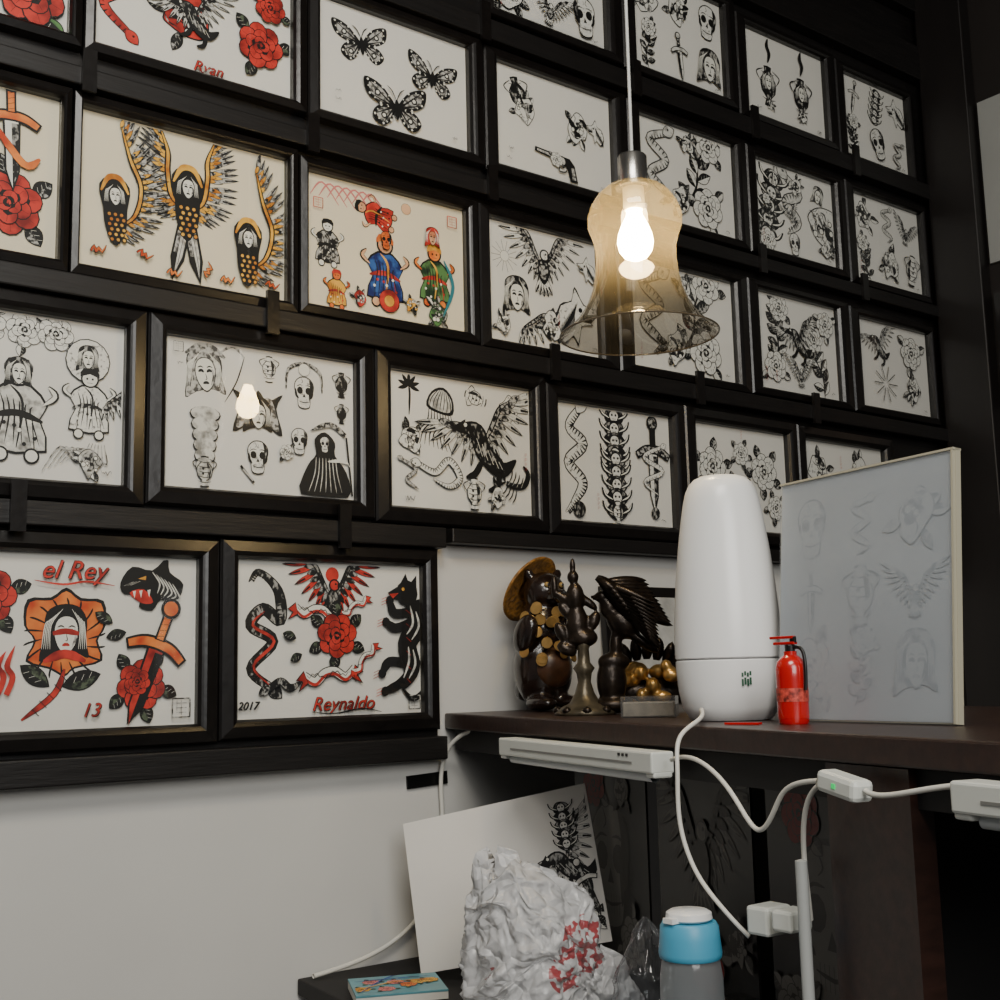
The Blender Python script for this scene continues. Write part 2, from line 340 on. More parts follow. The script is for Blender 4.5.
def pistol(A,T,c='w'):
    A.fill(T,[(-1.1,.25),(.5,.3),(.75,.1),(.95,-.5),(.6,-.55),(.4,-.05),(-.1,-.05),(-.1,.05),(-1.1,.08)],'k')
    A.fill(T,[(-1,.2),(.3,.22),(.3,.1),(-1,.13)],'l');disc(A,T,.15,.1,.15,'l');A.stroke(T,[(.1,-.05),(.05,-.3),(.35,-.25),(.4,-.05)],.07,'k')
    A.fill(T,[(.6,0),(.72,0),(.85,-.42),(.68,-.45)],'g')
    for k in range(5): A.stroke(T,[(-.9+.2*k,.24),(-.85+.2*k,.1)],.03,'k')
def reaper(A,T):
    A.stroke(T,[(.75,.9),(.95,-.9)],.08,'k',(1,1));A.stroke(T,[(.72,.95),(.2,1.25),(-.5,1.0)],.16,'d',(.9,.05))
    P=[(0,1),(.35,.7),(.35,.3),(.75,-.2),(.8,-.95),(-.8,-.95),(-.6,-.1),(-.3,.3),(-.35,.75)]
    A.fill(T,P,'k',3)
    skull(A,sub(T,(0,.6,.26)))
    for k in range(7): A.stroke(T,[(-.3+.11*k,.2),(-.35+.13*k,-.3),(-.55+.19*k,-.85)],.03,'l')
    A.stroke(T,[(.1,.1),(.5,.15),(.8,.1)],.1,'W');A.stroke(T,[(.75,.2),(.85,0)],.08,'W')
def wolf(A,T):
    P=[(-.9,.35),(-.35,.45),(0,.95),(.15,.5),(.6,.3),(.8,-.4),(.5,-.9),(.1,-.6),(-.1,-.85),(-.25,-.25),(-.7,-.15),(-.4,.05)]
    A.fill(T,P,'k',3);A.fill(sub(T,(0,0,.92)),P,'w',2)
    for k in range(14): A.stroke(T,[(-.1+.06*k,.5-.07*k),(.05+.05*k,.05-.07*k),(.0+.045*k,-.3-.04*k)],.06,'k',(.05,.05),3)
    A.fill(T,circ(.08,-.2,.25,8),'k');A.fill(T,[(-.8,.1),(-.3,.12),(-.3,-.1),(-.6,-.1)],'k')
    for x in(-.7,-.55,-.4): A.fill(T,[(x,.1),(x+.06,.1),(x+.03,0)],'W')
def totem(A,T):
    for i,y in enumerate((.85,.42,0,-.42,-.85)):
        P=[(x*1.2,yy*.8+y) for x,yy in irr(.42,i+5,10,.2)]
        A.fill(T,P,'k',2);A.fill(T,[(x*.88,(yy-y)*.88+y) for x,yy in P],'K',2);disc(A,T,0,y,.19,'w')
        for s in(-1,1):
            A.stroke(T,[(s*.15,y-.1),(s*.5,y+.05),(s*.66,y+.3)],.12,'k');A.stroke(T,[(s*.2,y-.08),(s*.48,y+.05),(s*.6,y+.25)],.05,'W');A.fill(T,circ(.045,s*.08,y+.03,6),'k')
        A.stroke(T,[(-.08,y-.1),(.08,y-.1)],.05,'k')
def jelly(A,T):
    A.fill(T,[(-.5,.2),(-.4,.7),(0,.95),(.4,.7),(.5,.2),(0,.1)],'k',3);A.fill(T,[(-.42,.27),(-.35,.64),(0,.86),(.35,.64),(.4,.27),(0,.18)],'l',3)
    for k in range(-3,4): A.stroke(T,[(k*.05,.85),(k*.12,.5),(k*.13,.2)],.04,'k')
    for k in range(-4,5): A.stroke(T,[(k*.1,.2),(k*.12+.1,-.25),(k*.13-.08,-.6),(k*.17,-1)],.06,'k')
def palm(A,T):
    A.stroke(T,[(0,-1),(.05,0),(0,.4)],.12,'k')
    for k in range(7): a=-.3+k*.62;leaf(A,sub(T,(0,.4,1,a)),.65,.1,'k')
def griffin(A,T):
    wing(A,sub(T,(.0,.1,.9,0,1)),'l','k','d');wing(A,sub(T,(.1,0,.8,.5,-1)),'l','k','d')
    A.stroke(T,[(-.55,.4),(-.2,.35),(0,-.1),(.5,-.45),(.9,-.2)],.46,'k',(.5,.1));A.stroke(T,[(-.5,.4),(-.2,.32),(0,-.1),(.5,-.45)],.36,'K',(.3,.1));A.stroke(T,[(0,-.2),(-.25,-.6),(-.5,-.7)],.16,'k');A.stroke(T,[(.45,-.4),(.35,-.85),(.1,-.95)],.16,'k')
    A.fill(T,[(-.5,.6),(-.92,.35),(-.5,.25)],'k');A.fill(T,circ(.05,-.5,.47,6),'W')
    for k in range(5): A.stroke(T,[(-.2+.15*k,.2-.12*k),(-.05+.15*k,-.2-.08*k)],.04,'W')
def scorp(A,T):
    A.stroke(T,[(-.3,-.2),(.1,-.1),(.5,.2),(.45,.7),(.1,.85)],.24,'k',(.9,.3))
    for s in(1,-1):
        for k in range(4): A.stroke(T,[(-.2+.15*k,-.15),(-.2+.18*k,-.15+s*.35),(-.3+.2*k,-.15+s*.6)],.07,'k')
        A.stroke(T,[(-.35,-.2),(-.7,-.2+s*.3),(-.95,-.2+s*.1)],.15,'k')
    for k in range(4): A.stroke(T,[(-.2+.2*k,-.22+.08*k),(-.15+.18*k,0+.08*k)],.04,'W')
def star(A,T):
    for k in range(5): a=k*1.257;A.stroke(T,[(0,0),(math.cos(a),math.sin(a))],.22,'k',(1,.05),2)
def kanji(A,T,c='r',n=4):
    q=random.Random(int(T[0]*1000))
    for i in range(n):
        y=1-.55*i
        for s in range(3): A.stroke(T,[(-.2,y-.12*s),(.2,y-.12*s+.05)],.06,c)
        A.stroke(T,[(q.uniform(-.1,.1),y+.1),(q.uniform(-.1,.1),y-.35)],.06,c);A.stroke(T,[(-.05,y-.2),(-.22,y-.38)],.05,c)
def stamp(A,T,c='r'):
    for s in((-1,-1,1,-1),(1,-1,1,1),(1,1,-1,1),(-1,1,-1,-1)): A.stroke(T,[s[:2],s[2:]],.14,c,(1,1))
    for y in(-.5,0,.5): A.stroke(T,[(-.6,y),(.6,y)],.16,c)
    A.stroke(T,[(0,-.8),(0,.8)],.16,c);A.stroke(T,[(-.5,.8),(-.5,-.3)],.12,c)
def sig(A,T,c='k'):
    q=random.Random(int(T[0]*999)+int(T[1]*777));A.stroke(T,[(-1+.2*i,q.uniform(-.4,.5)) for i in range(11)],.11,c)
def script(A,T,txt,c='r',outl='k'):
    cu=bpy.data.curves.new('t','FONT');cu.body=txt;cu.size=1;cu.shear=.35;cu.resolution_u=3
    o=bpy.data.objects.new('t',cu);scene.collection.objects.link(o);bpy.context.view_layer.update()
    me=o.to_mesh();vs=[(p.co.x,p.co.y) for p in me.vertices];fs=[list(f.vertices) for f in me.polygons]
    o.to_mesh_clear();bpy.data.objects.remove(o);bpy.data.curves.remove(cu)
    if not vs: return
    wx=max(p[0] for p in vs);
    for col,dx,dy in((outl,.04,-.04),(outl,-.02,.02),(c,0,0)):
        A.L+=1
        for f in fs: A.P.append(([tp(T,((vs[i][0]-wx/2+dx),vs[i][1]-.3+dy)) for i in f],col,A.L))
def banner(A,T,c='r'):
    P=[(-1,.1),(-.6,-.15),(-.2,.1),(.2,.12),(.6,-.12),(1,.15)]
    A.stroke(T,P,.36,'k',(.9,.9));A.stroke(T,P,.29,'W',(.9,.9));A.stroke(T,[(x,y-.09) for x,y in P],.11,c,(.9,.9))
    for s in(-1,1): A.fill(T,[(s*1,.28),(s*1.33,-.02),(s*1.1,-.1),(s*1.28,-.43),(s*.85,-.18)],'k');A.fill(T,[(s*1,.23),(s*1.28,-.02),(s*1.05,-.1),(s*1.21,-.37),(s*.88,-.15)],c)
    A.stroke(T,[(-.9,.12)]+[(-.8+.1*i,(.08 if i%2 else -.0)+.08*math.sin(i*.8)) for i in range(17)],.05,'k',n=2)
def wingwoman(A,T,full=True):
    for f in((1,-1) if full else (1,)):
        U=sub(T,(.08*f,.1,1,0,f))
        arm=[(0,-.25),(.22,-.05),(.30,.4),(.30,.75),(.42,1.1)] if full else [(-.1,-.5),(.30,-.2),(.45,.4),(.25,.95),(.1,1.55)]
        q=smooth(arm,False,6);n=19
        for i in range(n):
            t=i/(n-1);p=q[int(t*(len(q)-1))];a=(-.55+1.5*t) if full else (-.6+2.0*t)
            feather(A,sub(U,(p[0],p[1],1,a)),.50+.14*math.sin(3*t),.045,'g','k')
        for j,rr in((0,.34),(1,.2)):
            for i in range(n):
                t=i/(n-1);p=q[int(t*(len(q)-1))];a=(-.8+1.6*t) if full else (-.8+2.0*t)
                leaf(A,sub(U,(p[0]-.03,p[1],1,a)),rr,.04,'y' if (i+j)%3 else 'd',vein=False)
        A.stroke(U,arm,.12,'k');A.stroke(U,arm,.06,'y')
    if full:
        for a in(.20,-.20): 
            V=sub(T,(0,-.2,1,a))
            A.fill(V,[(-.13,0),(.13,0),(.13,-.9),(0,-1.35),(-.13,-.9)],'k');A.fill(V,[(-.04,-.1),(.09,-.1),(.08,-.85),(0,-1.2)],'l')
            A.fill(V,[(-.1,0),(-.03,0),(-.03,-.8),(-.09,-.8)],'g');A.stroke(V,[(.03,-.1),(.03,-1)],.04,'k')
    A.fill(T,[(-.24,.0),(-.30,.45),(0,.68),(.30,.45),(.24,0),(.20,-.4),(0,-.75),(-.20,-.4)],'k',3)
    for yy in range(6):
        for x in(-.12,0,.12): disc(A,T,x+.04*(yy%2),-.12-.10*yy,.032,'y',ow=.02)
    A.stroke(T,[(-.27,.32),(-.14,.58),(0,.64),(.14,.58),(.27,.32)],.11,'y')
    lady(A,sub(T,(0,.22,.27)),'W','k','k')
def lettergold(A,T):
    A.stroke(T,[(-.8,-.2),(-.4,.3),(-.3,-.3),(0,.1),(.2,-.35),(.7,.3)],.34,'k',(.5,.3),2);A.stroke(T,[(-.75,-.18),(-.4,.26),(-.3,-.25),(0,.1),(.2,-.3),(.65,.26)],.20,'o',(.5,.3),2)
def person(A,T,robe='r',skin='t',hat='k',trim='b'):
    P=[(-.25,.5),(.25,.5),(.6,.1),(.45,-.2),(.6,-.85),(-.6,-.85),(-.4,-.2),(-.6,.15)]
    A.fill(T,P,'k',2);A.fill(sub(T,(0,-.02,.93)),P,robe,2)
    A.stroke(T,[(-.5,-.2),(0,-.1),(.5,-.25)],.14,trim);A.stroke(T,[(-.15,.45),(.1,.1),(0,-.8)],.07,'k' if skin in'wW' else 'y')
    A.stroke(T,[(.3,-.3),(.35,-.8)],.1,trim);A.stroke(T,[(-.3,-.3),(-.35,-.8)],.1,'k')
    for k in range(6): A.stroke(T,[(-.35+.13*k,.3-.05*k),(-.25+.1*k,-.1),(-.4+.17*k,-.75)],.045,'k',(.1,.1),3)
    for k in range(8): A.fill(T,circ(.045,-.35+.1*k,-.5+.25*math.sin(k*2.3),6),trim if k%2 else 'W')
    disc(A,T,0,.7,.22,skin);A.fill(T,[(-.28,.75),(-.2,1.0),(.2,1.0),(.28,.75),(0,.85)],hat,2)
    for s in(-1,1): A.fill(T,circ(.035,s*.08,.7,6),'k'); A.stroke(T,[(s*.5,.1),(s*.75,.3),(s*.6,.5)],.13,'k');A.stroke(T,[(s*.5,.1),(s*.73,.3),(s*.6,.48)],.08,skin)
    for s in(-1,1): disc(A,T,s*.3,-.95,.12,skin,ow=.04)
    A.stroke(T,[(-.08,.58),(.08,.58)],.05,'r' if skin not in 'wW' else 'k')
GEN=[lambda A,T:rose(A,T,'w','d'),lambda A,T:scrib(A,T,R.randint(0,9999)),lambda A,T:dagger(A,T),lambda A,T:branch(A,T),lambda A,T:skull(A,T),lambda A,T:urn(A,T),
 lambda A,T:lady(A,T),lambda A,T:snake(A,T,[(.3,.7),(-.3,.5),(.3,.1),(-.3,-.3),(.3,-.7),(-.1,-.95)],.2),lambda A,T:bird(A,sub(T,(0,-.2,.65))),lambda A,T:totem(A,T),lambda A,T:scrib(A,T,R.randint(0,9999)),lambda A,T:wolf(A,T)]
def grid(A,nx,ny,picks,s=None,jit=.1):
    k=0;cw,ch=A.W/nx,A.H/ny;sc=s or min(cw,ch)*.5
    for j in range(ny):
        for i in range(nx):
            f=picks[k%len(picks)];k+=1
            T=((i+.5+R.uniform(-jit,jit))*cw,(ny-j-.5+R.uniform(-jit,jit)*.5)*ch,sc*R.uniform(.92,1.1),R.uniform(-.3,.3),R.choice((1,-1)));f(A,T)
def densify(A,cell=.03):
    nx,ny=int(A.W/cell),int(A.H/cell);cw,ch=A.W/nx,A.H/ny
    occ=[[0]*ny for _ in range(nx)]
    for pts,c,l in A.P:
        x0,x1=min(p[0] for p in pts),max(p[0] for p in pts);y0,y1=min(p[1] for p in pts),max(p[1] for p in pts)
        for i in range(max(0,int(x0/cw)),min(nx,int(x1/cw)+1)):
            for j in range(max(0,int(y0/ch)),min(ny,int(y1/ch)+1)): occ[i][j]=1
    fs=[lambda T:scrib(A,T,R.randint(0,9999)),lambda T:rose(A,T,'w','d',2),lambda T:(leaf(A,T,1,.3,'d'),leaf(A,sub(T,(0,0,1,2)),1,.3,'K'),leaf(A,sub(T,(0,0,1,4)),.9,.3,'w')),lambda T:star(A,T),lambda T:skull(A,T)]
    for i in range(1,nx-1):
        for j in range(1,ny-1):
            if not(occ[i][j] or occ[i+1][j] or occ[i][j+1] or occ[i-1][j] or occ[i][j-1]):
                R.choice(fs)(((i+.5)*cw,(j+.5)*ch,cell*R.uniform(.75,1.0),R.uniform(-1,1),1))
                for a in(-1,0,1):
                    for b in(-1,0,1): occ[i+a][j+b]=1
def compose(key,A):
    W,H=A.W,A.H
    g={'B':1.08,'C':1.1,'D':1.0,'A':1.05,'Z':1.1}[key[0]]
    if key in('Bb','Ac'): g=1
    U=lambda x,y,s,r=0,f=1:(x*W,y*H,s*H*g,r,f)
    if key=='Ac':
        butterfly(A,U(.28,.70,.25,.12));butterfly(A,U(.75,.60,.24,-.1));butterfly(A,U(.50,.22,.29,.05));sig(A,U(.12,.15,.03));sig(A,U(.12,.22,.03));sig(A,U(.9,.1,.03))
    elif key=='Bb':
        wingwoman(A,U(.5,.55,.36));wingwoman(A,U(.16,.40,.32,.05,1),False);wingwoman(A,U(.80,.30,.33,.0,1),False)
        for x,y,r in((.09,.12,.2),(.30,.14,-.3),(.44,.06,0),(.60,.12,1.2),(.70,.08,.1),(.93,.1,-.1)): lettergold(A,U(x,y,.07,r))
    elif key=='Bc':
        for k in range(7): A.stroke(I,[(W*(.03+.05*k),H*.84),(W*(.1+.05*k),H*.95),(W*(.2+.05*k),H*.80)],.014*H,'p')
        person(A,U(.42,.80,.16,1.3),'r','t','k','k');disc(A,U(.62,.9,.04),0,0,1,'t');person(A,U(.13,.50,.16),'d','W','k','k');person(A,U(.48,.38,.25),'b','t','o','r')
        person(A,U(.80,.42,.22),'n','o','y','r');person(A,U(.18,.16,.13),'y','o','r','r');scrib(A,U(.82,.12,.12),5,'n');A.stroke(I,[(W*.85,H*.1),(W*.92,H*.35),(W*.86,H*.55)],.03*H,'e')
        disc(A,U(.50,.14,.08),0,0,1,'r');disc(A,U(.50,.14,.04),0,0,1,'y');stamp(A,U(.92,.88,.04));stamp(A,U(.07,.78,.035));scrib(A,U(.32,.12,.07),61,'r');scrib(A,U(.64,.14,.07),65,'y')
        skull(A,U(.48,.60,.07),'o');lady(A,U(.78,.70,.08),'t','r')
    elif key=='Ab':
        snake(A,U(.12,.5,.3),[(.2,-1),(-.4,-.4),(.3,.2),(-.2,.8),(.5,1.2)],.22,'r');scrib(A,U(.45,.45,.26),12,'r');griffin(A,U(.48,.45,.22))
        rose(A,U(.83,.4,.19),'r','G',3);rose(A,U(.88,.75,.13),'r','G',2);script(A,U(.55,.06,.12),'Ryan','r')
    elif key=='Aa': grid(A,3,2,[lambda A,T:rose(A,T,'r','n')])
    elif key=='Ba':
        rose(A,U(.8,.3,.18),'r','d',5);dagger(A,U(.8,.72,.3,.05),'W','o','o');skull(A,U(.4,.6,.25));A.stroke(I,[(W*.7,H*.8),(W*.85,H*.55),(W*.92,H*.6)],.06*H,'k');A.stroke(I,[(W*.7,H*.8),(W*.85,H*.55),(W*.92,H*.6)],.045*H,'o');scrib(A,U(.65,.15,.1),7,'o')
    elif key=='Bd':
        for k in range(14): a=k*.45;A.stroke(U(.16,.72,.14),[(.25*math.cos(a),.25*math.sin(a)),(.9*math.cos(a),.9*math.sin(a))],.08,'k')
        disc(A,U(.16,.72,.04),0,0,1,'W')
        bird(A,U(.5,.70,.24),'w','k','d');lady(A,U(.25,.38,.16));wing(A,U(.3,.15,.22,-.5),'w','k','d');wolf(A,U(.78,.32,.26,0,-1));scrib(A,U(.55,.2,.13),44);wolf(A,U(.9,.75,.12));kanji(A,U(.62,.25,.05));stamp(A,U(.95,.06,.02),'k');scrib(A,U(.12,.14,.1),4)
    elif key=='Ca':
        for x in(.42,.57,.70): rose(A,U(x,.90,.10),'w','w',2)
        person(A,U(.55,.42,.27),'l','W','K','k');lady(A,U(.55,.62,.09))
        disc(A,U(.84,.76,.12),0,0,1,'w');lady(A,U(.84,.76,.08),'W','K');person(A,U(.85,.50,.19),'w','W','k','d');wing(A,U(.92,.5,.15,-.4),'w','k','d')
        for k in range(6): A.stroke(U(.78,.16,.16),[(-1+.2*k,-.6+.1*k),(-.4+.2*k,.3),(.2+.2*k,-.2),(.6+.1*k,.5)],.05,'g')
        scrib(A,U(.86,.13,.1),21,'l','d');sig(A,U(.93,.07,.03))
    elif key=='Cb':
        lady(A,U(.2,.76,.16,.1),'W','g');A.stroke(I,[(W*.1,H*.9),(W*.2,H*.97),(W*.3,H*.9)],.05*H,'g');A.stroke(I,[(W*.30,H*.6),(W*.36,H*.75),(W*.4,H*.93)],.012*H,'k');A.stroke(I,[(W*.40,H*.92),(W*.34,H*.99),(W*.27,H*.93)],.02*H,'g')
        urn(A,U(.53,.87,.09));skull(A,U(.72,.73,.11));A.stroke(U(.72,.75,.16),[(-.8,0),(-.7,.8),(0,1.1),(.7,.8),(.8,0)],.16,'d');disc(A,U(.72,.9,.04),0,0,1,'W');urn(A,U(.93,.83,.09),'K');urn(A,U(.93,.62,.07),'K')
        A.fill(U(.47,.48,.21),[(-.8,-.3),(-.6,.5),(-.8,.95),(-.2,.7),(0,1),(.3,.7),(.8,.95),(.6,.5),(.8,-.3),(.3,-.1),(-.3,-.1)],'k',3);A.fill(U(.47,.5,.18),[(-.8,-.3),(-.5,.8),(0,.7),(.5,.8),(.8,-.3),(.3,-.1),(-.3,-.1)],'g',3);lady(A,U(.47,.52,.12),'W','k');skull(A,U(.47,.24,.11))
        for k in range(6): A.fill(U(.2,.50-.07*k,.1),circ(1-.08*k,0,0,14,.5),'k');A.fill(U(.2,.505-.07*k,.092),circ(1-.08*k,0,0,14,.5),'l')
        urn(A,U(.2,.12,.10),'l');A.stroke(I,[(W*.38,H*.18),(W*.45,H*.07)],.07*H,'k');A.stroke(I,[(W*.39,H*.16),(W*.445,H*.085)],.04*H,'g');skull(A,U(.69,.38,.09));reaper(A,U(.83,.24,.21));rose(A,U(.62,.3,.05),'w','d',2);stamp(A,U(.06,.93,.03),'g');sig(A,U(.93,.05,.03));sig(A,U(.07,.82,.02))
    elif key=='Cc':
        palm(A,U(.14,.84,.14));jelly(A,U(.34,.7,.22,-.2));urn(A,U(.6,.88,.10,1.3));scrib(A,U(.85,.82,.12),9);griffin(A,U(.65,.5,.31));scrib(A,U(.14,.5,.12),77);scorp(A,U(.86,.25,.18,-.5))
        snake(A,U(.36,.25,.22),[(-.9,.3),(-.3,.1),(.2,.5),(.6,0),(.2,-.3),(-.4,-.1)],.2,'w');urn(A,U(.57,.14,.12));snake(A,U(.14,.24,.12),[(-.6,.8),(.3,.3),(-.3,-.3),(.5,-.8)],.2,'g');scrib(A,U(.74,.12,.09),13);kanji(A,U(.95,.42,.06));sig(A,U(.13,.06,.04))
    elif key=='Cd':
        snake(A,U(.17,.5,.3),[(.1,1.35),(-.2,.9),(.25,.5),(-.25,0),(.2,-.5),(-.1,-1),(-.4,-1.3)],.27,'w');totem(A,U(.5,.72,.24));totem(A,U(.5,.34,.24));urn(A,U(.5,.1,.1));dagger(A,U(.83,.55,.36),'w','k','d');snake(A,U(.83,.5,.25),[(.4,.8),(-.4,.4),(.4,0),(-.4,-.4),(.2,-.8)],.14,'w');disc(A,U(.17,.1,.06),0,0,1,'K');disc(A,U(.83,.12,.045),0,0,1,'K');kanji(A,U(.33,.18,.06));sig(A,U(.9,.06,.03))
    elif key=='Ce':
        for x,y,s in((.2,.6,.2),(.75,.6,.2),(.5,.75,.12),(.45,.35,.17),(.85,.25,.13),(.15,.25,.14)): rose(A,U(x,y,s*.85),'w','d',5)
        kanji(A,U(.5,.95,.05))
    elif key=='Cf':
        for x,y,s in((.2,.7,.2),(.7,.72,.2),(.45,.4,.17),(.85,.3,.15)): scrib(A,U(x,y,s),int(x*100))
        kanji(A,U(.45,.8,.06))
    elif key=='Da':
        P=[(-.8,.3),(-.75,.8),(-.3,.85),(.0,1.05),(.3,.85),(.75,.8),(.8,.3),(.65,0),(.75,-.4),(.2,-.55),(0,-.7),(-.3,-.55),(-.75,-.4),(-.6,0)]
        A.fill(U(.42,.50,.29),P,'k',3);A.fill(U(.42,.50,.27),P,'o',3)
        for k in range(18): a=k*.35;A.stroke(U(.42,.51,.24),[(.55*math.cos(a),.55*math.sin(a)),(.85*math.cos(a+.1),.85*math.sin(a+.1)),(.98*math.cos(a+.15),.98*math.sin(a+.15))],.06,'k')
        lady(A,U(.42,.52,.17),'W','k','r');A.stroke(U(.42,.52,.17),[(-.42,.12),(0,.2),(.45,.12)],.2,'r',(.6,.6));A.stroke(U(.42,.51,.17),[(-.7,-.75),(0,-.5),(.7,-.75)],.3,'r')
        A.stroke(I,[(W*.42,H*.34),(W*.38,H*.2),(W*.25,H*.06)],.05*H,'k');A.stroke(I,[(W*.42,H*.34),(W*.38,H*.2),(W*.25,H*.06)],.03*H,'r')
        for k in range(5): A.stroke(I,[(W*(.41-.03*k),H*(.30-.045*k)),(W*(.44-.03*k),H*(.26-.045*k))],.02*H,'k')
        leaf(A,U(.41,.24,.26,.3),.9,.22,'G');leaf(A,U(.36,.24,.26,2.5),.8,.2,'G')
        rose(A,U(.1,.75,.16),'r','G',5);pantherhead(A,U(.80,.80,.20,.1));leaf(A,U(.62,.6,.14,2.6),.9,.25,'G');leaf(A,U(.68,.55,.14,3.4),.9,.25,'G');rose(A,U(.75,.24,.15),'r','G',5);dagger(A,U(.79,.36,.37,-.35),'r','o','o');rose(A,U(.73,.26,.08),'r','G',0)
        for k in range(6): A.stroke(U(.1,.33,.16),[(-.8+.3*k,-.8),(-.6+.3*k,-.2),(-.8+.3*k,.2),(-.55+.3*k,.7+.2*(k%2))],.20,'r',(1,.05))
        skull(A,U(.08,.13,.13));script(A,U(.45,.90,.15),'el Rey','r');A.stroke(I,[(W*.28,H*.84),(W*.4,H*.82),(W*.5,H*.84),(W*.62,H*.82)],.012*H,'r');script(A,U(.53,.1,.11),'13','r');stamp(A,U(.93,.1,.055),'d')
    elif key=='Db':
        snake(A,U(.14,.55,.34),[(.15,-1.05),(-.25,-.7),(.2,-.2),(-.25,.1),(.0,.4),(.35,.2),(.3,.75),(-.1,1.1),(-.3,.9)],.19,'K','k');A.stroke(U(.14,.55,.34),[(.12,-1.0),(-.2,-.65),(.22,-.2),(-.22,.1),(.02,.36)],.06,'r')
        disc(A,U(.5,.92,.05),0,0,1,'r',out=None);bird(A,U(.5,.77,.21),'r','k','K','K');banner(A,U(.42,.67,.17,-.1),'r');banner(A,U(.62,.71,.11,.5),'r')
        rose(A,U(.52,.52,.15),'r','G',6,'k');banner(A,U(.48,.26,.19,.1),'r');banner(A,U(.67,.36,.12,.8),'r')
        panther(A,U(.88,.5,.33,-.1));snake(A,U(.25,.20,.14),[(-.9,-.1),(-.3,.2),(.2,-.1),(.8,.2)],.3,'K','k')
        leaf(A,U(.3,.5,.13,2.8),.8,.25,'G');leaf(A,U(.33,.40,.12,3.6),.8,.25,'G');script(A,U(.55,.075,.125),'Reynaldo','r');A.stroke(I,[(W*.38,H*.03),(W*.5,H*.015),(W*.65,H*.04),(W*.76,H*.015)],.012*H,'k');script(A,U(.06,.08,.07),'2017','k','k');stamp(A,U(.95,.07,.045),'d')
    else:
        P=GEN[:];R.shuffle(P)
        if key in('Ad',): urn(A,U(.2,.75,.18,.3),'K');scrib(A,U(.25,.62,.17),4);scrib(A,U(.70,.6,.18),8);wolf(A,U(.86,.62,.13));pistol(A,U(.52,.2,.25,-.1));rose(A,U(.5,.22,.07),'w','d',2);sig(A,U(.1,.1,.03));sig(A,U(.12,.2,.03))
        elif key=='Zd': 
            for x in(.3,.7): urn(A,U(x,.42,.23),'K');lady(A,U(x,.45,.12));A.stroke(U(x,.78,.2),[(0,-.4),(.15,.1),(0,.5),(.1,.9)],.25,'k');scrib(A,U(x,.2,.08),int(x*50))
            sig(A,U(.9,.08,.04));sig(A,U(.15,.1,.04))
        elif key=='Bf':
            branch(A,U(.25,.6,.3));branch(A,U(.75,.35,.3,.4));griffin(A,U(.5,.55,.22));rose(A,U(.2,.25,.15),'w');rose(A,U(.85,.8,.13),'w');bird(A,U(.5,.2,.12));kanji(A,U(.2,.15,.05))
        elif key in('Bg',):
            griffin(A,U(.3,.72,.2));rose(A,U(.75,.72,.18),'w');scrib(A,U(.75,.3,.17),90)
            for k in range(10): a=k*.628;A.stroke(U(.35,.3,.22),[(.2*math.cos(a),.2*math.sin(a)),(.9*math.cos(a),.9*math.sin(a))],.14,'k')
        elif key in('Ae','Be'):
            branch(A,U(.62,.6,.38,-.3));snake(A,U(.2,.55,.33),[(.3,1),(-.3,.7),(.3,.2),(-.3,-.3),(.3,-.8),(0,-1.1)],.25);rose(A,U(.7,.25,.2),'w');scrib(A,U(.4,.25,.18),31);scrib(A,U(.5,.85,.12),11)
        elif key in('Af',): grid(A,3,1,[lambda A,T:totem(A,T),lambda A,T:snake(A,T,[(.3,1),(-.3,.6),(.3,.2),(-.3,-.3),(.2,-.8)],.3),lambda A,T:scrib(A,T,6)],H*.36);grid(A,3,3,P,H*.13,.3)
        else: grid(A,3,2,P)
        if key in('Af','Ag','Bf','Zb','Zc','Be','Ae'): kanji(A,U(.08,.15,.07) if key!='Zc' else U(.08,.8,.07))
        sig(A,U(.9,.06,.03))
    if key in('Bd','Ca','Cc','Ce','Cf','Bf','Bg','Ae','Be','Af','Ag','Zb','Zc','Ze'): densify(A,.028)
# ------------------------------------------------------------------ framed sheets
BLKF=mat('frame_black_wood',(.075,.065,.06),.30,var=.25,scale=60,spec=.5,bump=.05,stretch=(1,1,1))
BLKW=mat('black_painted_wood',(.065,.055,.05),.5,var=.35,scale=40,bump=.15,stretch=(.3,1,3))
GLASS=glassmat('picture_glass',(.97,.98,.97),0,.05)
SH={'Zb':(1.671,2.037,2.833,3.11,'w'),'Zc':(2.139,2.483,2.829,3.108,'w'),'Zd':(2.572,2.928,2.819,3.08,'w'),'Ze':(3.016,3.343,2.804,3.071,'w'),
'Aa':(.3,.676,2.45,2.71,'w'),'Ab':(.726,1.139,2.449,2.704,'w'),'Ac':(1.203,1.594,2.447,2.71,'w'),'Ad':(1.675,2.044,2.442,2.703,'w'),'Ae':(2.138,2.501,2.423,2.696,'w'),'Af':(2.585,2.939,2.423,2.688,'w'),'Ag':(3.025,3.372,2.415,2.688,'w'),
'Ba':(.25,.667,2.014,2.319,'c'),'Bb':(.706,1.126,2.014,2.317,'c'),'Bc':(1.174,1.576,2.019,2.307,'c'),'Bd':(1.642,1.979,2.016,2.306,'w'),'Be':(2.09,2.471,2.016,2.296,'w'),'Bf':(2.566,2.914,2.02,2.296,'w'),'Bg':(3.013,3.368,2.022,2.291,'w'),
'Ca':(.38,.797,1.612,1.908,'w'),'Cb':(.875,1.286,1.618,1.909,'w'),'Cc':(1.371,1.756,1.614,1.909,'w'),'Cd':(1.832,2.21,1.612,1.895,'w'),'Ce':(2.293,2.656,1.62,1.895,'w'),'Cf':(2.73,3.095,1.62,1.893,'w'),
'Da':(.53,.944,1.18,1.485,'w'),'Db':(1.024,1.445,1.184,1.489,'w')}
KX=.990
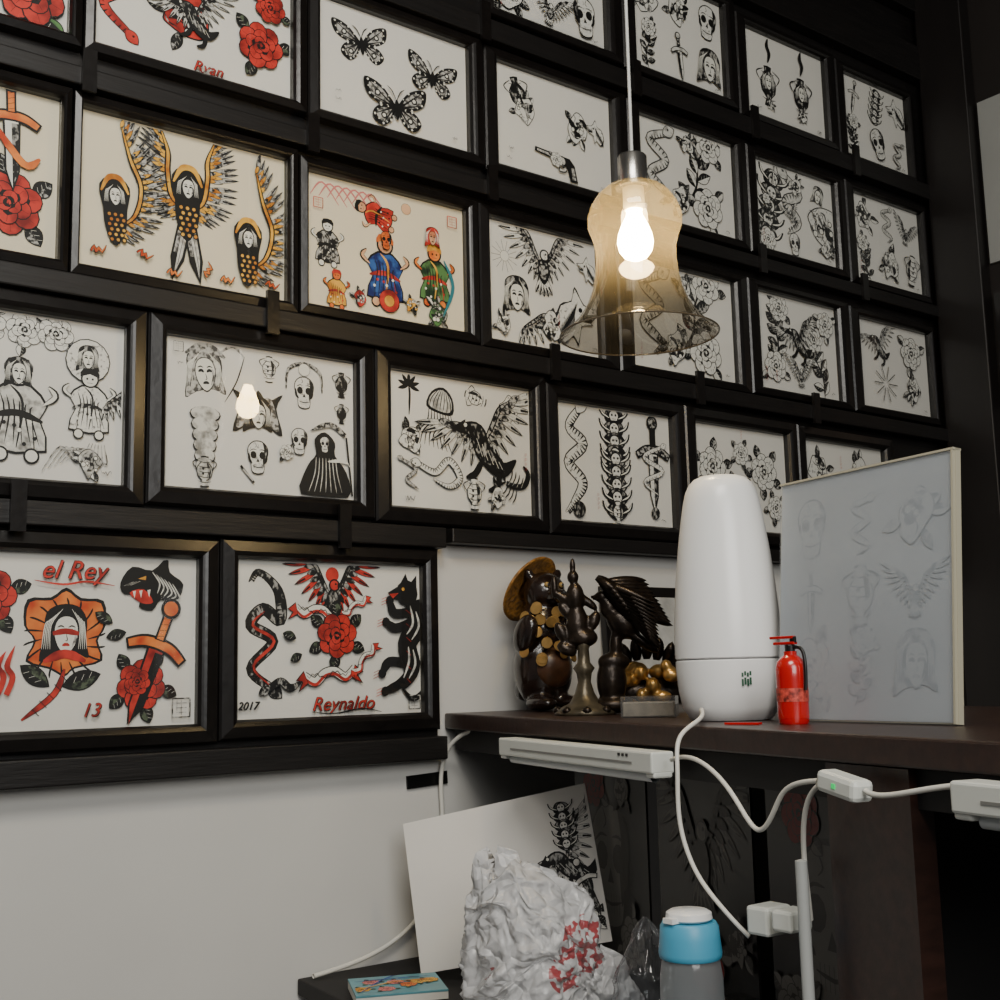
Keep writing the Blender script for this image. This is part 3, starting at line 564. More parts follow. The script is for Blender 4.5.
SH={k:(q[0]*KX,q[1]*KX,1.25+(q[2]-1.25)*KX,1.25+(q[3]-1.25)*KX,q[4]) for k,q in SH.items()}
fw={'Z':.024,'A':.024,'B':.024,'C':.036,'D':.036}
keys=list(SH)
for k in keys:
    x0,x1,z0,z1,pc=SH[k];W,H=x1-x0,z1-z0;t=fw[k[0]]
    L=[q for q in keys if q[0]==k[0] and SH[q][1]<=x0];Rt=[q for q in keys if q[0]==k[0] and SH[q][0]>=x1]
    wl=(x0-max(SH[q][1] for q in L))/2-.0012 if L else t
    wr=(min(SH[q][0] for q in Rt)-x1)/2-.0012 if Rt else min(t,3.40-x1)
    mb=MB();cx,cz=(x0+x1)/2,(z0+z1)/2
    prof=[(1,0),(1,-.020),(.9,-.024),(.35,-.028),(.22,-.026),(.12,-.024),(0,-.017),(0,-.002)]
    vs=[]
    for fr,d in prof:
        for sx,sz in((-1,-1),(1,-1),(1,1),(-1,1)):
            vs.append((sx*(W/2)+fr*(wr if sx>0 else -wl),d,sz*(H/2+fr*t)))
    n=len(prof);fs=[(i*4+j,i*4+(j+1)%4,(i+1)*4+(j+1)%4,(i+1)*4+j) for i in range(n-1) for j in range(4)]
    mb.mesh(vs,fs,BLKF)
    mb.poly([(-W/2,-.003,-H/2),(W/2,-.003,-H/2),(W/2,-.003,H/2),(-W/2,-.003,H/2)],PAPER[pc])
    A=Art(W,H);compose(k,A)
    A.emit(mb,lambda u,vv,l:(u-W/2,-.0032-l,vv-H/2))
    mb.poly([(-W/2,-.0135,-H/2),(W/2,-.0135,-H/2),(W/2,-.0135,H/2),(-W/2,-.0135,H/2)],GLASS)
    mb.obj('framed_tattoo_flash',loc=(cx,-.0105,cz))
# ------------------------------------------------------------------ room shell
WALL=mat('white_plaster',(.80,.795,.775),.75,var=.03,scale=3,bump=.06)
DARKW=mat('dark_brown_wall',(.10,.08,.07),.6,var=.3,scale=6,bump=.1,stretch=(1,1,.3))
def slab(name,c,d,m):
    mb=MB();mb.box((0,0,0),d,m);return mb.obj(name,loc=c)
slab('wall_back',(1.45,.05,1.8),(4.1,.1,3.6),WALL)
slab('wall_right',(3.47,-1.6,1.8),(.1,3.2,3.6),DARKW)
slab('floor',(1.45,-2.4,-.05),(4.1,5,.1),mat('dark_floor_tile',(.22,.2,.18),.4,var=.2,scale=5))
slab('ceiling',(1.45,-2.4,3.65),(4.1,5,.1),mat('dark_ceiling',(.15,.13,.12),.8,var=.2,scale=4))
mb=MB()
for (a,b,c,d) in((-.55,3.415,1.536,3.598),(-.55,1.474,1.10,1.536)): mb.box(((a+b)/2,-.005,(c+d)/2),(b-a,.0098,d-c),BLKW)
mb.obj('trim_black_boarding')
led=[(2.721,2.771,-.55,3.40),(2.336,2.372,-.55,3.40),(1.939,1.980,-.55,3.40),(1.525,1.568,-.55,1.480),(1.537,1.568,1.495,3.40),(1.088,1.135,-.55,1.474),(3.125,3.24,-.55,3.40),(3.36,3.46,-.55,3.40)]
CLIP=[(2.372,[.70,1.16,1.62,2.08,2.54,2.99]),(1.980,[.54,1.07,1.79,2.27,2.73]),(1.568,[.60,1.23]),(2.771,[1.61,2.09,2.54,2.99])]
for i,(a,b,x0,x1) in enumerate(led):
    e=empty('picture_ledge',((x0+x1)/2,-.01,(a+b)/2))
    mb=MB();mb.box((0,-.019,0),(x1-x0,.037,b-a),BLKW);mb.obj('batten',e,bevel=.003)
    for zc,xs in CLIP:
        if abs(zc-b)<.01 and x0<0 :
            mb=MB()
            for x in xs: mb.box((x-(x0+x1)/2,-.0425,.01),(.026,.009,(b-a)+.045),BLKF)
            mb.obj('clips',e)
mb=MB();mb.box((0,0,0),(.012,.9,.52),mat('gray_white_panel',(.58,.585,.57),.6,var=.05,scale=5));mb.obj('wall_panel_light',loc=(3.413,-.66,2.73))
mb=MB();mb.box((0,0,0),(.05,.16,3.59),mat('dark_post_wood',(.085,.07,.065),.45,var=.3,scale=10,stretch=(1,1,.2)));mb.obj('trim_corner_post',loc=(3.394,-.12,1.798),bevel=.004)
e=empty('small_framed_picture',(3.418,-.36,2.20))
mb=MB();mb.box((-.012,0,0),(.022,.28,.34),BLKF);mb.box((-.024,0,0),(.004,.22,.28),mat('picture_dim',(.60,.50,.42),.5,var=.6,scale=14));mb.obj('frame',e)
# ------------------------------------------------------------------ counter / cabinet
ED=Vector((-.2625,-.9649));P0=Vector((1.495,0));OUT=Vector((-.9649,.2625))
def E(s,o=0,z=0):
    p=P0+ED*s+OUT*o;return (p.x,p.y,z)
DWD=mat('counter_dark_wood',(.17,.10,.075),.38,var=.35,scale=12,stretch=(1,6,6),bump=.05)
DIN=mat('cabinet_interior',(.06,.05,.047),.7,var=.3,scale=12)
TOP=1.18
cab=empty('counter_cabinet',(0,0,0))
mb=MB()
bk=-.75
p=[E(.005),E(2.0),E(2.0,bk)];mb.prism([(1.4965,-.004)]+[q[:2] for q in p[1:3]]+[(2.32,-.004)],TOP-.032,TOP,DWD)
mb.obj('counter_top',cab,bevel=.003)
mb=MB()
mb.prism([E(.02,-.5)[:2],E(2.0,-.5)[:2],E(2.0,-.52)[:2],E(.02,-.52)[:2]],.0,TOP-.034,DIN)
mb.prism([E(1.29,-.01)[:2],E(1.43,-.01)[:2],E(1.43,-.04)[:2],E(1.29,-.04)[:2]],.702,TOP-.034,DWD)
mb.prism([E(1.29,-.04)[:2],E(1.31,-.04)[:2],E(1.31,-.498)[:2],E(1.29,-.498)[:2]],.702,TOP-.034,DIN)
mb.prism([E(.02,-.02)[:2],E(2.0,-.02)[:2],E(2.0,-.04)[:2],E(.02,-.04)[:2]],TOP-.075,TOP-.034,DIN)
mb.obj('cabinet_panels',cab)
mb=MB();mb.prism([(1.15,-.004),(1.06,-.9),(1.03,-1.9),(1.45,-1.9),(1.9,-.004)],.67,.70,DIN);mb.prism([(1.19,-.03),(1.08,-.95),(1.06,-1.85),(1.09,-1.85),(1.11,-.95),(1.22,-.03)],0.0,.67,DIN);mb.obj('lower_deck',cab,bevel=.003)
def planeart(name,parent,o,ux,uy,W,H,paper,motifs,thick=.003,nrm=None,recolor=None,step=.00004,top=.006):
    ux=Vector(ux).normalized();uy=Vector(uy).normalized();n=ux.cross(uy)
    if nrm is not None and n.dot(Vector(nrm))<0: n=-n
    mb=MB();o=Vector(o)
    c=[o,o+ux*W,o+ux*W+uy*H,o+uy*H];bq=[q-n*thick for q in c]
    mb.mesh([tuple(q) for q in c+bq],[(0,1,2,3),(7,6,5,4),(0,4,5,1),(1,5,6,2),(2,6,7,3),(3,7,4,0)],paper)
    A=Art(W,H);motifs(A)
    if recolor: A.P=[(a,recolor.get(b,b),l) for a,b,l in A.P]
    A.emit(mb,lambda u,vv,l:tuple(o+ux*u+uy*vv+n*(.0003+l)),step,top)
    return mb.obj(name,parent)
DKP=mat('poster_dark',(.10,.095,.09),.4,var=.3,scale=10)
ART['K1']=mat('poster_gray',(.36,.35,.33),.5);ART['K2']=mat('poster_mid',(.19,.18,.17),.5);ART['K3']=mat('poster_red',(.45,.09,.08),.5)
rc={'k':'K2','K':'K2','W':'K1','w':'K1','l':'K1','d':'K2','g':'K2','r':'K3','y':'K1','o':'K3','n':'K2','G':'K2'}
outv=(OUT.x,OUT.y,0)
def m1(A): skull(A,(A.W*.5,A.H*.45,A.W*.42,0,1));rose(A,(A.W*.3,A.H*.85,A.W*.16,0,1),'r');scrib(A,(A.W*.7,A.H*.85,A.W*.15,0,1),5);rose(A,(A.W*.2,A.H*.15,A.W*.16,0,1),'w');rose(A,(A.W*.8,A.H*.15,A.W*.16,0,1),'w')
def m2(A): bird(A,(A.W*.5,A.H*.62,A.W*.34,0,1));rose(A,(A.W*.5,A.H*.2,A.W*.2,0,1),'r');star(A,(A.W*.2,A.H*.88,.03,0,1));scrib(A,(A.W*.85,A.H*.3,A.W*.15,0,1),15)
for s,mm in((.30,m1),(.62,m2),(.94,m1)):
    q=E(s,-.16,.74);planeart('dark_poster',None,q,(ED.x,ED.y,0),(0,0,1),.28,.37,DKP,mm,.004,outv,rc)
# ------------------------------------------------------------------ leaning art print
def panth(A):
    T=(A.W*.85,A.H*.50,.062,.3,1);griffin(A,T);dagger(A,(A.W*.93,A.H*.35,.05,.3,1),'d');totem(A,(A.W*.86,A.H*.76,.038,0,1));scrib(A,(A.W*.9,A.H*.2,.04,0,1),15)
u=Vector((.474,-.853,.212)).normalized();dn=Vector((-.036,-.255,-.949));dn=(dn-u*dn.dot(u)).normalized()
TL=Vector((1.328,-.10,.975));BL=TL+dn*.275
planeart('leaning_art_print',None,BL,u,-dn,.385,.275,PAPER['w'],panth,.002,(-1,0,.1),None,.00001,.002)
# ------------------------------------------------------------------ leaning portfolio sleeve on counter
e=empty('leaning_portfolio_board',(0,0,0))
a=Vector((1.40,-.985,TOP));b=Vector((1.352,-1.30,TOP));ux=(b-a).normalized();uy=Vector((.09,-.014,1)).normalized();uy=(uy-ux*uy.dot(ux)).normalized()
SLV=mat('sleeve_gray_print',(.655,.675,.69),.5,var=.05,scale=9)
ART['v']=inkmat('faint_print',(.575,.60,.62),(.64,.66,.675),60,.5,.1);ART['V2']=mat('faint_print_light',(.65,.67,.685),.5)
def faint(A):
    W,H=A.W,A.H
    for i in range(3):
        for j in range(3): GEN[(i*3+j*2)%len(GEN)](A,(W*(.2+.3*i),H*(.2+.29*j),W*.14,0,1))
bw,bh=(b-a).length,.34
planeart('print',e,a+uy*.004,ux,uy,bw,bh,SLV,faint,.0005,(-1,0,0),{k:('v' if k in'kdgrobKG' else 'V2') for k in'kglwroybntdepKWG'},.0000015,.0008)
TAN=mat('board_edge_tan',(.66,.64,.56),.6)
mb=MB();n=ux.cross(uy);n=n if n.x<0 else -n
def brd(o,w_,h_,t0,t1,m):
    c=[o,o+ux*w_,o+ux*w_+uy*h_,o+uy*h_];vs=[tuple(q+n*t0) for q in c]+[tuple(q+n*t1) for q in c]
    mb.mesh(vs,[(0,1,2,3),(7,6,5,4),(0,4,5,1),(1,5,6,2),(2,6,7,3),(3,7,4,0)],m)
a2=a+uy*.002
brd(a2-ux*.002,bw+.004,bh+.004,-.010,-.001,TAN)
for o,w_,h_ in((a2+ux*(bw-.002),.003,bh+.004),(a2-ux*.002+uy*(bh+.001),bw+.004,.003)): brd(o,w_,h_,-.011,.0035,TAN)
mb.obj('board',e)
mb=MB();c=[a2+n*.003,a2+ux*bw+n*.003,a2+ux*bw+uy*bh+n*.003,a2+uy*bh+n*.003];mb.poly([tuple(q) for q in c],glassmat('plastic_sleeve',(.96,.97,.98),.2,.05,.15,(.66,.69,.72)));mb.obj('sleeve',e)
# ------------------------------------------------------------------ humidifier
WP=mat('humidifier_white_plastic',(.92,.92,.91),.28,var=.01,scale=5)
hm=empty('humidifier',(1.41,-.886,TOP),(0,0,math.atan2(-.6,-.8)))
mb=MB()
mb.lathe([(0,.001),(.058,.001),(.064,.006),(.072,.02),(.077,.045),(.0795,.075),(.0798,.088),(.078,.0895)],WP,seg=64)
mb.lathe([(.078,.0895),(.078,.0915)],mat('seam_gray',(.45,.45,.45),.5),seg=64)
mb.lathe([(.078,.0915),(.080,.093),(.0802,.12),(.0785,.16),(.0745,.21),(.069,.26),(.0625,.305),(.058,.33),(.054,.346),(.048,.358),(.041,.365),(.034,.3685),(.020,.370),(.0,.3705)],WP,seg=64)
smoothobj(mb.obj('body',hm),35)
LG=mat('logo_green',(.12,.32,.22),.4)
mb=MB()
for k in range(4):
    for zz,hh in((.056,.010),(.067,.006)):
        r=.0786;aa=.33+.05*k
        mb.box(((r)*math.cos(aa),r*math.sin(aa),zz+.002*(k%2)),(.002,.0028,hh),LG,aa)
mb.obj('logo',hm)
# ------------------------------------------------------------------ fire extinguisher
fe=empty('mini_fire_extinguisher',(1.330,-1.07,TOP))
RED=mat('extinguisher_red',(.72,.045,.045),.25,coat=.6,var=.03,scale=5);BK=mat('black_plastic',(.05,.05,.05),.35)
mb=MB();mb.lathe([(0,.0),(.019,.0),(.0205,.003),(.0205,.008)],RED);mb.lathe([(.021,.008),(.0212,.06),(.0212,.074),(.019,.083),(.012,.09),(.009,.092),(.009,.097),(0,.097)],RED)
mb.lathe([(.0214,.030),(.0214,.048)],mat('label_print',(.70,.25,.2),.5,var=.8,scale=160));smoothobj(mb.obj('tank',fe))
mb=MB();mb.lathe([(.007,.097),(.007,.106),(0,.106)],BK,seg=16);mb.box((.0,.008,.108),(.008,.036,.004),RED);mb.box((0,.012,.116),(.008,.04,.004),RED)
mb.box((0,-.006,.112),(.006,.008,.01),BK);mb.obj('valve_levers',fe,bevel=.001)
tube('hose',[(0,-.006,.102),(0,-.02,.104),(-.002,-.027,.09),(-.002,-.026,.06),(-.003,-.025,.045)],.0025,BK,fe)
mb=MB();mb.box((0,0,0),(.012,.05,.003),RED,.27);mb.obj('red_strip',loc=(1.285,-1.02,TOP+.002))
# ------------------------------------------------------------------ pendant lamp
lx,ly,lz=1.3816,-.751,1.970
pl=empty('pendant_lamp',(lx,ly,lz))
SHD=glassmat('smoked_glass',(.8,.75,.66),.02,.07,.035,(.98,.82,.50),grad=(-.17,.09,(.44,.43,.41),(.88,.82,.68)))
mb=MB();prof=[(.024,.094),(.034,.092),(.048,.085),(.062,.072),(.073,.054),(.0785,.037),(.078,.020),(.072,.003),(.067,-.016),(.0665,-.038),(.069,-.064),(.0745,-.090),(.084,-.114),(.098,-.136),(.115,-.155),(.130,-.166)]
mb.lathe(prof,SHD,seg=72);mb.obj('glass_shade',pl,True)
mb=MB();mb.lathe([(.1302+.0014*math.cos(t*.785),-.166+.0014*math.sin(t*.785)) for t in range(9)],mat('rim_glass',(.36,.32,.26),.1,var=.1),seg=72);mb.obj('shade_rim',pl,True)
CH=mat('brushed_chrome',(.72,.71,.69),.25,.95)
mb=MB();mb.lathe([(0,.150),(.006,.150),(.007,.146),(.022,.144),(.0245,.141),(.0245,.094),(.029,.092),(.029,.087),(.018,.086)],CH,seg=40);smoothobj(mb.obj('metal_cap',pl))
mb=MB();mb.lathe([(.018,.087),(.018,.052),(.015,.048),(0,.048)],mat('socket_white',(.8,.78,.72),.5),seg=24);smoothobj(mb.obj('socket',pl))
bm_=bpy.data.materials.new('bulb_glow');bm_.use_nodes=True;nt=bm_.node_tree;bb=nt.nodes['Principled BSDF'];bb.inputs['Emission Color'].default_value=(1,.74,.38,1);bb.inputs['Emission Strength'].default_value=190;bb.inputs['Base Color'].default_value=(1,.9,.7,1)
mb=MB();mb.lathe([(.012,.049),(.014,.038),(.022,.022),(.028,.006),(.030,-.008),(.027,-.022),(.019,-.033),(.009,-.038),(0,-.039)],bm_,seg=32);mb.obj('bulb',pl,True)
tube('cord',[(0,0,.149),(.001,0,.4),(0,0,.9),(0,0,1.627)],.0028,mat('cord_white',(.8,.8,.78),.5),pl)
# ------------------------------------------------------------------ fluorescent fixtures
FW=mat('fixture_white',(.84,.85,.82),.4);FG=mat('tube_glass_off',(.78,.80,.80),.2)
def fixture(s0,s1):
    c=E((s0+s1)/2,.022,TOP-.054);e=empty('fluorescent_fixture',c,(0,0,math.atan2(ED.y,ED.x)))
    L=s1-s0;mb=MB();mb.box((0,0,.004),(L,.036,.030),FW);mb.box((-L/2+.012,0,-.012),(.024,.03,.01),FW);mb.box((L/2-.012,0,-.012),(.024,.03,.01),FW);mb.obj('housing',e,bevel=.003)
    mb=MB();mb.lathe([(.007,-L/2+.024),(.007,L/2-.024)],FG,c=(0,0,-.0175),seg=16,axis=Matrix.Rotation(math.pi/2,3,'Y'));mb.obj('tube',e,True)
    mb=MB();mb.box((0,-.0185,.002),(L*.8,.001,.003),mat('fixture_groove',(.5,.5,.48),.5))
    for k in range(3): mb.box((L*.33+k*.012,-.0185,.012),(.006,.001,.004),BK)
    mb.obj('details',e)
fixture(.41,.97);fixture(1.545,1.95)
# ------------------------------------------------------------------ cables, adapters
CW=mat('cable_white',(.86,.85,.81),.4)
cz=empty('humidifier_power_cord');tube('cord',[(1.335,-.90,TOP+.016),(1.31,-.915,TOP+.022),E(1.03,-.02,TOP+.012),E(1.045,.045,TOP-.005),E(1.06,.05,1.13),E(1.05,.05,1.06),E(1.07,.04,1.0),E(1.10,.03,.97),E(1.13,.02,.945),E(1.145,.01,.93)],.0030,CW,cz)
mb=MB();mb.box((0,0,0),(.045,.034,.034),FW);mb.box((.030,0,0),(.014,.02,.022),FW);mb.obj('plug_adapter',cz,loc=E(1.175,.0,.955),bevel=.004)
mb=MB();mb.box((0,0,0),(.04,.03,.025),FW);mb.obj('plug',cz,loc=E(1.222,0,.962),bevel=.004)
c2=empty('adapter_cable');tube('cable',[E(.99,.02,1.135),E(1.05,.03,1.148),E(1.12,.03,1.13),E(1.17,.03,1.09),E(1.21,.03,1.05),E(1.25,.03,1.10),E(1.27,.03,1.125),E(1.33,.03,1.130)],.003,CW,c2)
mb=MB();mb.box((0,0,0),(.065,.028,.024),FW,0);o=mb.obj('inline_switch',c2,loc=E(1.375,.03,1.128),bevel=.006);o.rotation_euler=(0,.15,math.atan2(ED.y,ED.x))
mb=MB();mb.box((0,-.0145,0),(.006,.001,.005),mat('led_green',(.1,.8,.4),.4,emit=.6));o=mb.obj('led',c2,loc=E(1.375,.03,1.128));o.rotation_euler=(0,.15,math.atan2(ED.y,ED.x))
tube('cable_b',[E(1.41,.03,1.125),E(1.44,.035,1.115),E(1.49,.03,1.135),E(1.55,.02,1.140)],.003,CW,c2)
tube('cable_c',[E(1.33,.03,1.125),E(1.28,.03,1.10),E(1.27,.01,1.02),E(1.245,-.01,.965)],.003,CW,c2)
c3=empty('wall_cable');tube('cable',[(1.49,-.36,1.145),(1.50,-.2,1.16),(1.485,-.05,1.15),(1.472,-.012,1.06),(1.485,-.012,.98),(1.475,-.012,.86),(1.44,-.014,.79),(1.36,-.016,.735),(1.27,-.02,.712),(1.17,-.03,.7055)],.0045,CW,c3)
mb=MB();mb.box((0,0,0),(.10,.004,.026),BK);o=mb.obj('black_tape_strip',loc=(1.45,-.004,1.046));o.rotation_euler=(0,-.05,0)
# ------------------------------------------------------------------ figurines
BR=mat('tanuki_dark_glaze',(.13,.09,.07),.22,var=.5,scale=30,coat=.5,bump=.25);STR=mat('straw_gold',(.55,.38,.15),.5,var=.6,scale=110,bump=.4);GOLD=mat('gold_metal',(.80,.64,.38),.3,.75,var=.35,scale=30);BELLY=mat('belly_bronze',(.30,.20,.13),.35,var=.4,scale=30,bump=.2)
tk=empty('tanuki_statue',(1.665,-.13,TOP),(0,0,-.12))
blobby('body',[((0,0,.09),(.064,.060,.09)),((0,-.004,.17),(.058,.052,.07)),((0,-.012,.250),(.046,.044,.043)),((0,-.058,.238),(.020,.030,.017)),((-.036,-.01,.288),(.010,.009,.013)),((.036,-.01,.288),(.010,.009,.013)),
 ((-.06,-.03,.16),(.02,.03,.045),(.5,0,.2)),((.06,-.03,.16),(.02,.03,.045),(.5,0,-.2)),((-.035,-.045,.017),(.028,.045,.016)),((.035,-.045,.017),(.028,.045,.016)),((0,.055,.05),(.03,.045,.025),(-.5,0,0))],BR,.0045,tk,4)
blobby('belly',[((0,-.032,.09),(.046,.040,.05))],BELLY,.006,tk)
mb=MB();q=Matrix.Rotation(-.95,3,'X')@Matrix.Rotation(-.35,3,'Y');mb.lathe([(0,.030),(.02,.029),(.036,.024),(.046,.014),(.066,.006),(.078,-.002),(.079,-.007),(.066,-.002),(.03,.0)],STR,c=(-.010,.036,.262),axis=q);mb.obj('straw_hat',tk,True)
mb=MB();
for s in(-1,1): mb.lathe([(0,-.006),(.0045,-.004),(.006,0),(.0045,.004),(0,.006)],mat('eye_amber',(.6,.5,.3),.2),c=(s*.018,-.052,.262),seg=12);mb.lathe([(0,-.004),(.003,0),(0,.004)],BK,c=(s*.018,-.058,.262),seg=10)
mb.lathe([(0,-.006),(.007,0),(0,.006)],BK,c=(0,-.089,.243),seg=12);mb.obj('eyes_nose',tk,True)
mb=MB();rr=random.Random(3)
for k in range(30):
    a_=rr.uniform(-1.2,.7);zz=rr.uniform(.10,.215);q=Matrix.Rotation(a_,3,'Z')@Matrix.Rotation(math.pi/2+rr.uniform(-.4,.4),3,'X')
    rad=.070-.15*abs(zz-.13)
    mb.lathe([(0,-.0015),(.011,-.0015),(.012,0),(.011,.0015),(0,.0015)],GOLD,c=((rad+.004)*math.sin(a_),-(rad+.008)*math.cos(a_),zz),seg=18,axis=q)
mb.obj('gold_coins',tk)
IRON=mat('dark_bronze',(.17,.14,.115),.3,.65,var=.5,scale=35,bump=.25)
ea=empty('bronze_eagle_statue',(1.50,-.45,TOP),(0,0,-.65))
mb=MB();mb.lathe([(0,.0),(.055,.0),(.056,.006),(.045,.014),(.028,.022),(.018,.04),(.012,.06),(.014,.075),(.02,.085),(.012,.095),(.010,.12),(.016,.13),(.01,.14),(0,.142)],mat('aged_brass',(.34,.31,.25),.35,.6,var=.4,scale=40,bump=.2),seg=24)
for k in range(8):
    a_=k*.785;mb.lathe([(0,-.008),(.007,-.004),(.009,0),(.007,.004),(0,.008)],IRON,c=(.050*math.cos(a_),.050*math.sin(a_),.0095),seg=10)
mb.obj('pedestal',ea,True)
blobby('standing_figure',[((-.01,0,.165),(.02,.016,.04)),((-.012,0,.215),(.017,.015,.028)),((-.015,0,.252),(.011,.011,.013)),((-.035,0,.215),(.022,.008,.008),(0,.6,0)),((-.05,0,.235),(.007,.007,.022)),((.012,0,.205),(.022,.008,.008),(0,.7,0)),((-.015,0,.272),(.006,.006,.016)),((.0,0,.14),(.028,.02,.018)),((-.03,.0,.12),(.02,.012,.012),(0,.5,0)),((-.038,0,.15),(.012,.010,.022),(0,-.5,0)),((.02,0,.17),(.012,.01,.02),(0,.5,0)),((-.03,.0,.19),(.01,.008,.02),(0,-.7,0))],IRON,.003,ea,2)
blobby('eagle_body',[((.075,0,.165),(.035,.024,.026),(0,.7,0)),((.05,0,.195),(.018,.015,.022)),((.038,0,.215),(.014,.012,.012)),((.024,0,.213),(.010,.004,.005),(0,.3,0)),((.11,0,.13),(.035,.02,.010),(0,.6,0)),((.06,0,.125),(.012,.012,.03)),((.055,0,.095),(.03,.02,.018)),((.05,0,.06),(.028,.024,.045)),((.055,0,.018),(.042,.03,.016))],IRON,.0035,ea,3)
def feather3(mb,o,d,l,wd,th,m,nrm):
    d=Vector(d).normalized();s=d.cross(Vector(nrm)).normalized();nn=s.cross(d);N=7;vs=[]
    for i in range(N+1):
        t=i/N;w_=wd*math.sin(math.pi*min(1,.12+.88*t))**.6*(1 if t<1 else .1);c=Vector(o)+d*l*t+nn*(.012*math.sin(t*2.5))
        vs+= [tuple(c-s*w_),tuple(c+nn*th),tuple(c+s*w_),tuple(c-nn*th)]
    fs=[]
    for i in range(N):
        for k in range(4): fs.append((i*4+k,i*4+(k+1)%4,(i+1)*4+(k+1)%4,(i+1)*4+k))
    fs+=[(3,2,1,0),(N*4,N*4+1,N*4+2,N*4+3)];mb.mesh(vs,fs,m)
mb=MB()
for side in(0,1):
    for i in range(12):
        t=i/11
        o=(.030+.05*t+(.02 if side else 0),(-.012 if side==0 else .015),.245-.06*t)
        ang=-.45-.45*t if side==0 else .0-.35*t
        d=(math.cos(ang),(-.2 if side==0 else .45),math.sin(ang))
        feather3(mb,o,d,.115-.02*t if side==0 else .08,.008,.0025,IRON,(0,-1,.1))
for i in range(8):
    t=i/7;feather3(mb,(.028+.04*t,-.014,.25-.06*t),(.6+.2*t,-.1,-.5),.05,.010,.003,IRON,(0,-1,.1))
mb.obj('wings',ea,True)
gp=empty('gold_nugget_ornament',(1.655,-.46,TOP),(0,0,-.65))
rr=random.Random(5);parts=[]
for k in range(30):
    x=rr.uniform(-.07,.075);z=rr.uniform(.02,.09*(1-abs(x)/.1)+.022);parts.append(((x,rr.uniform(-.03,.03),z),(rr.uniform(.011,.019),rr.uniform(.012,.018),rr.uniform(.010,.016))))
blobby('nuggets',parts,GOLD,.0032,gp,1)
blobby('dark_rock',[((0,.012,.034),(.08,.03,.03)),((.05,.02,.06),(.03,.02,.03))],IRON,.006,gp,3)
mb=MB()
for k in range(11):
    a_=k/10*math.pi;feather3(mb,(.06*math.cos(a_),.03,.05+.05*math.sin(a_)),(math.cos(a_)*.7,-.1,math.sin(a_)+.4),.045,.011,.003,IRON,(0,-1,0))
mb.obj('bronze_leaves',gp,True)
ab=empty('acrylic_card_box',(1.455,-.665,TOP),(0,0,-.9));mb=MB();mb.box((0,0,.014),(.085,.045,.024),mat('box_contents',(.50,.47,.42),.4,var=.3,scale=40));mb.obj('cards',ab,bevel=.002)
mb=MB();mb.box((0,0,.018),(.09,.052,.034),glassmat('acrylic',(.93,.94,.94),.05,.05,.08,(.8,.8,.8)));mb.obj('shell',ab)
fp=empty('standing_photo_frame',(2.10,-.03,TOP),(-.06,0,0))
mb=MB();mb.box((0,0,.14),(.32,.018,.28),BLKF);mb.box((0,-.0105,.14),(.27,.003,.23),mat('photo_pale',(.72,.72,.70),.4,var=.3,scale=18));mb.obj('frame',fp,bevel=.002)
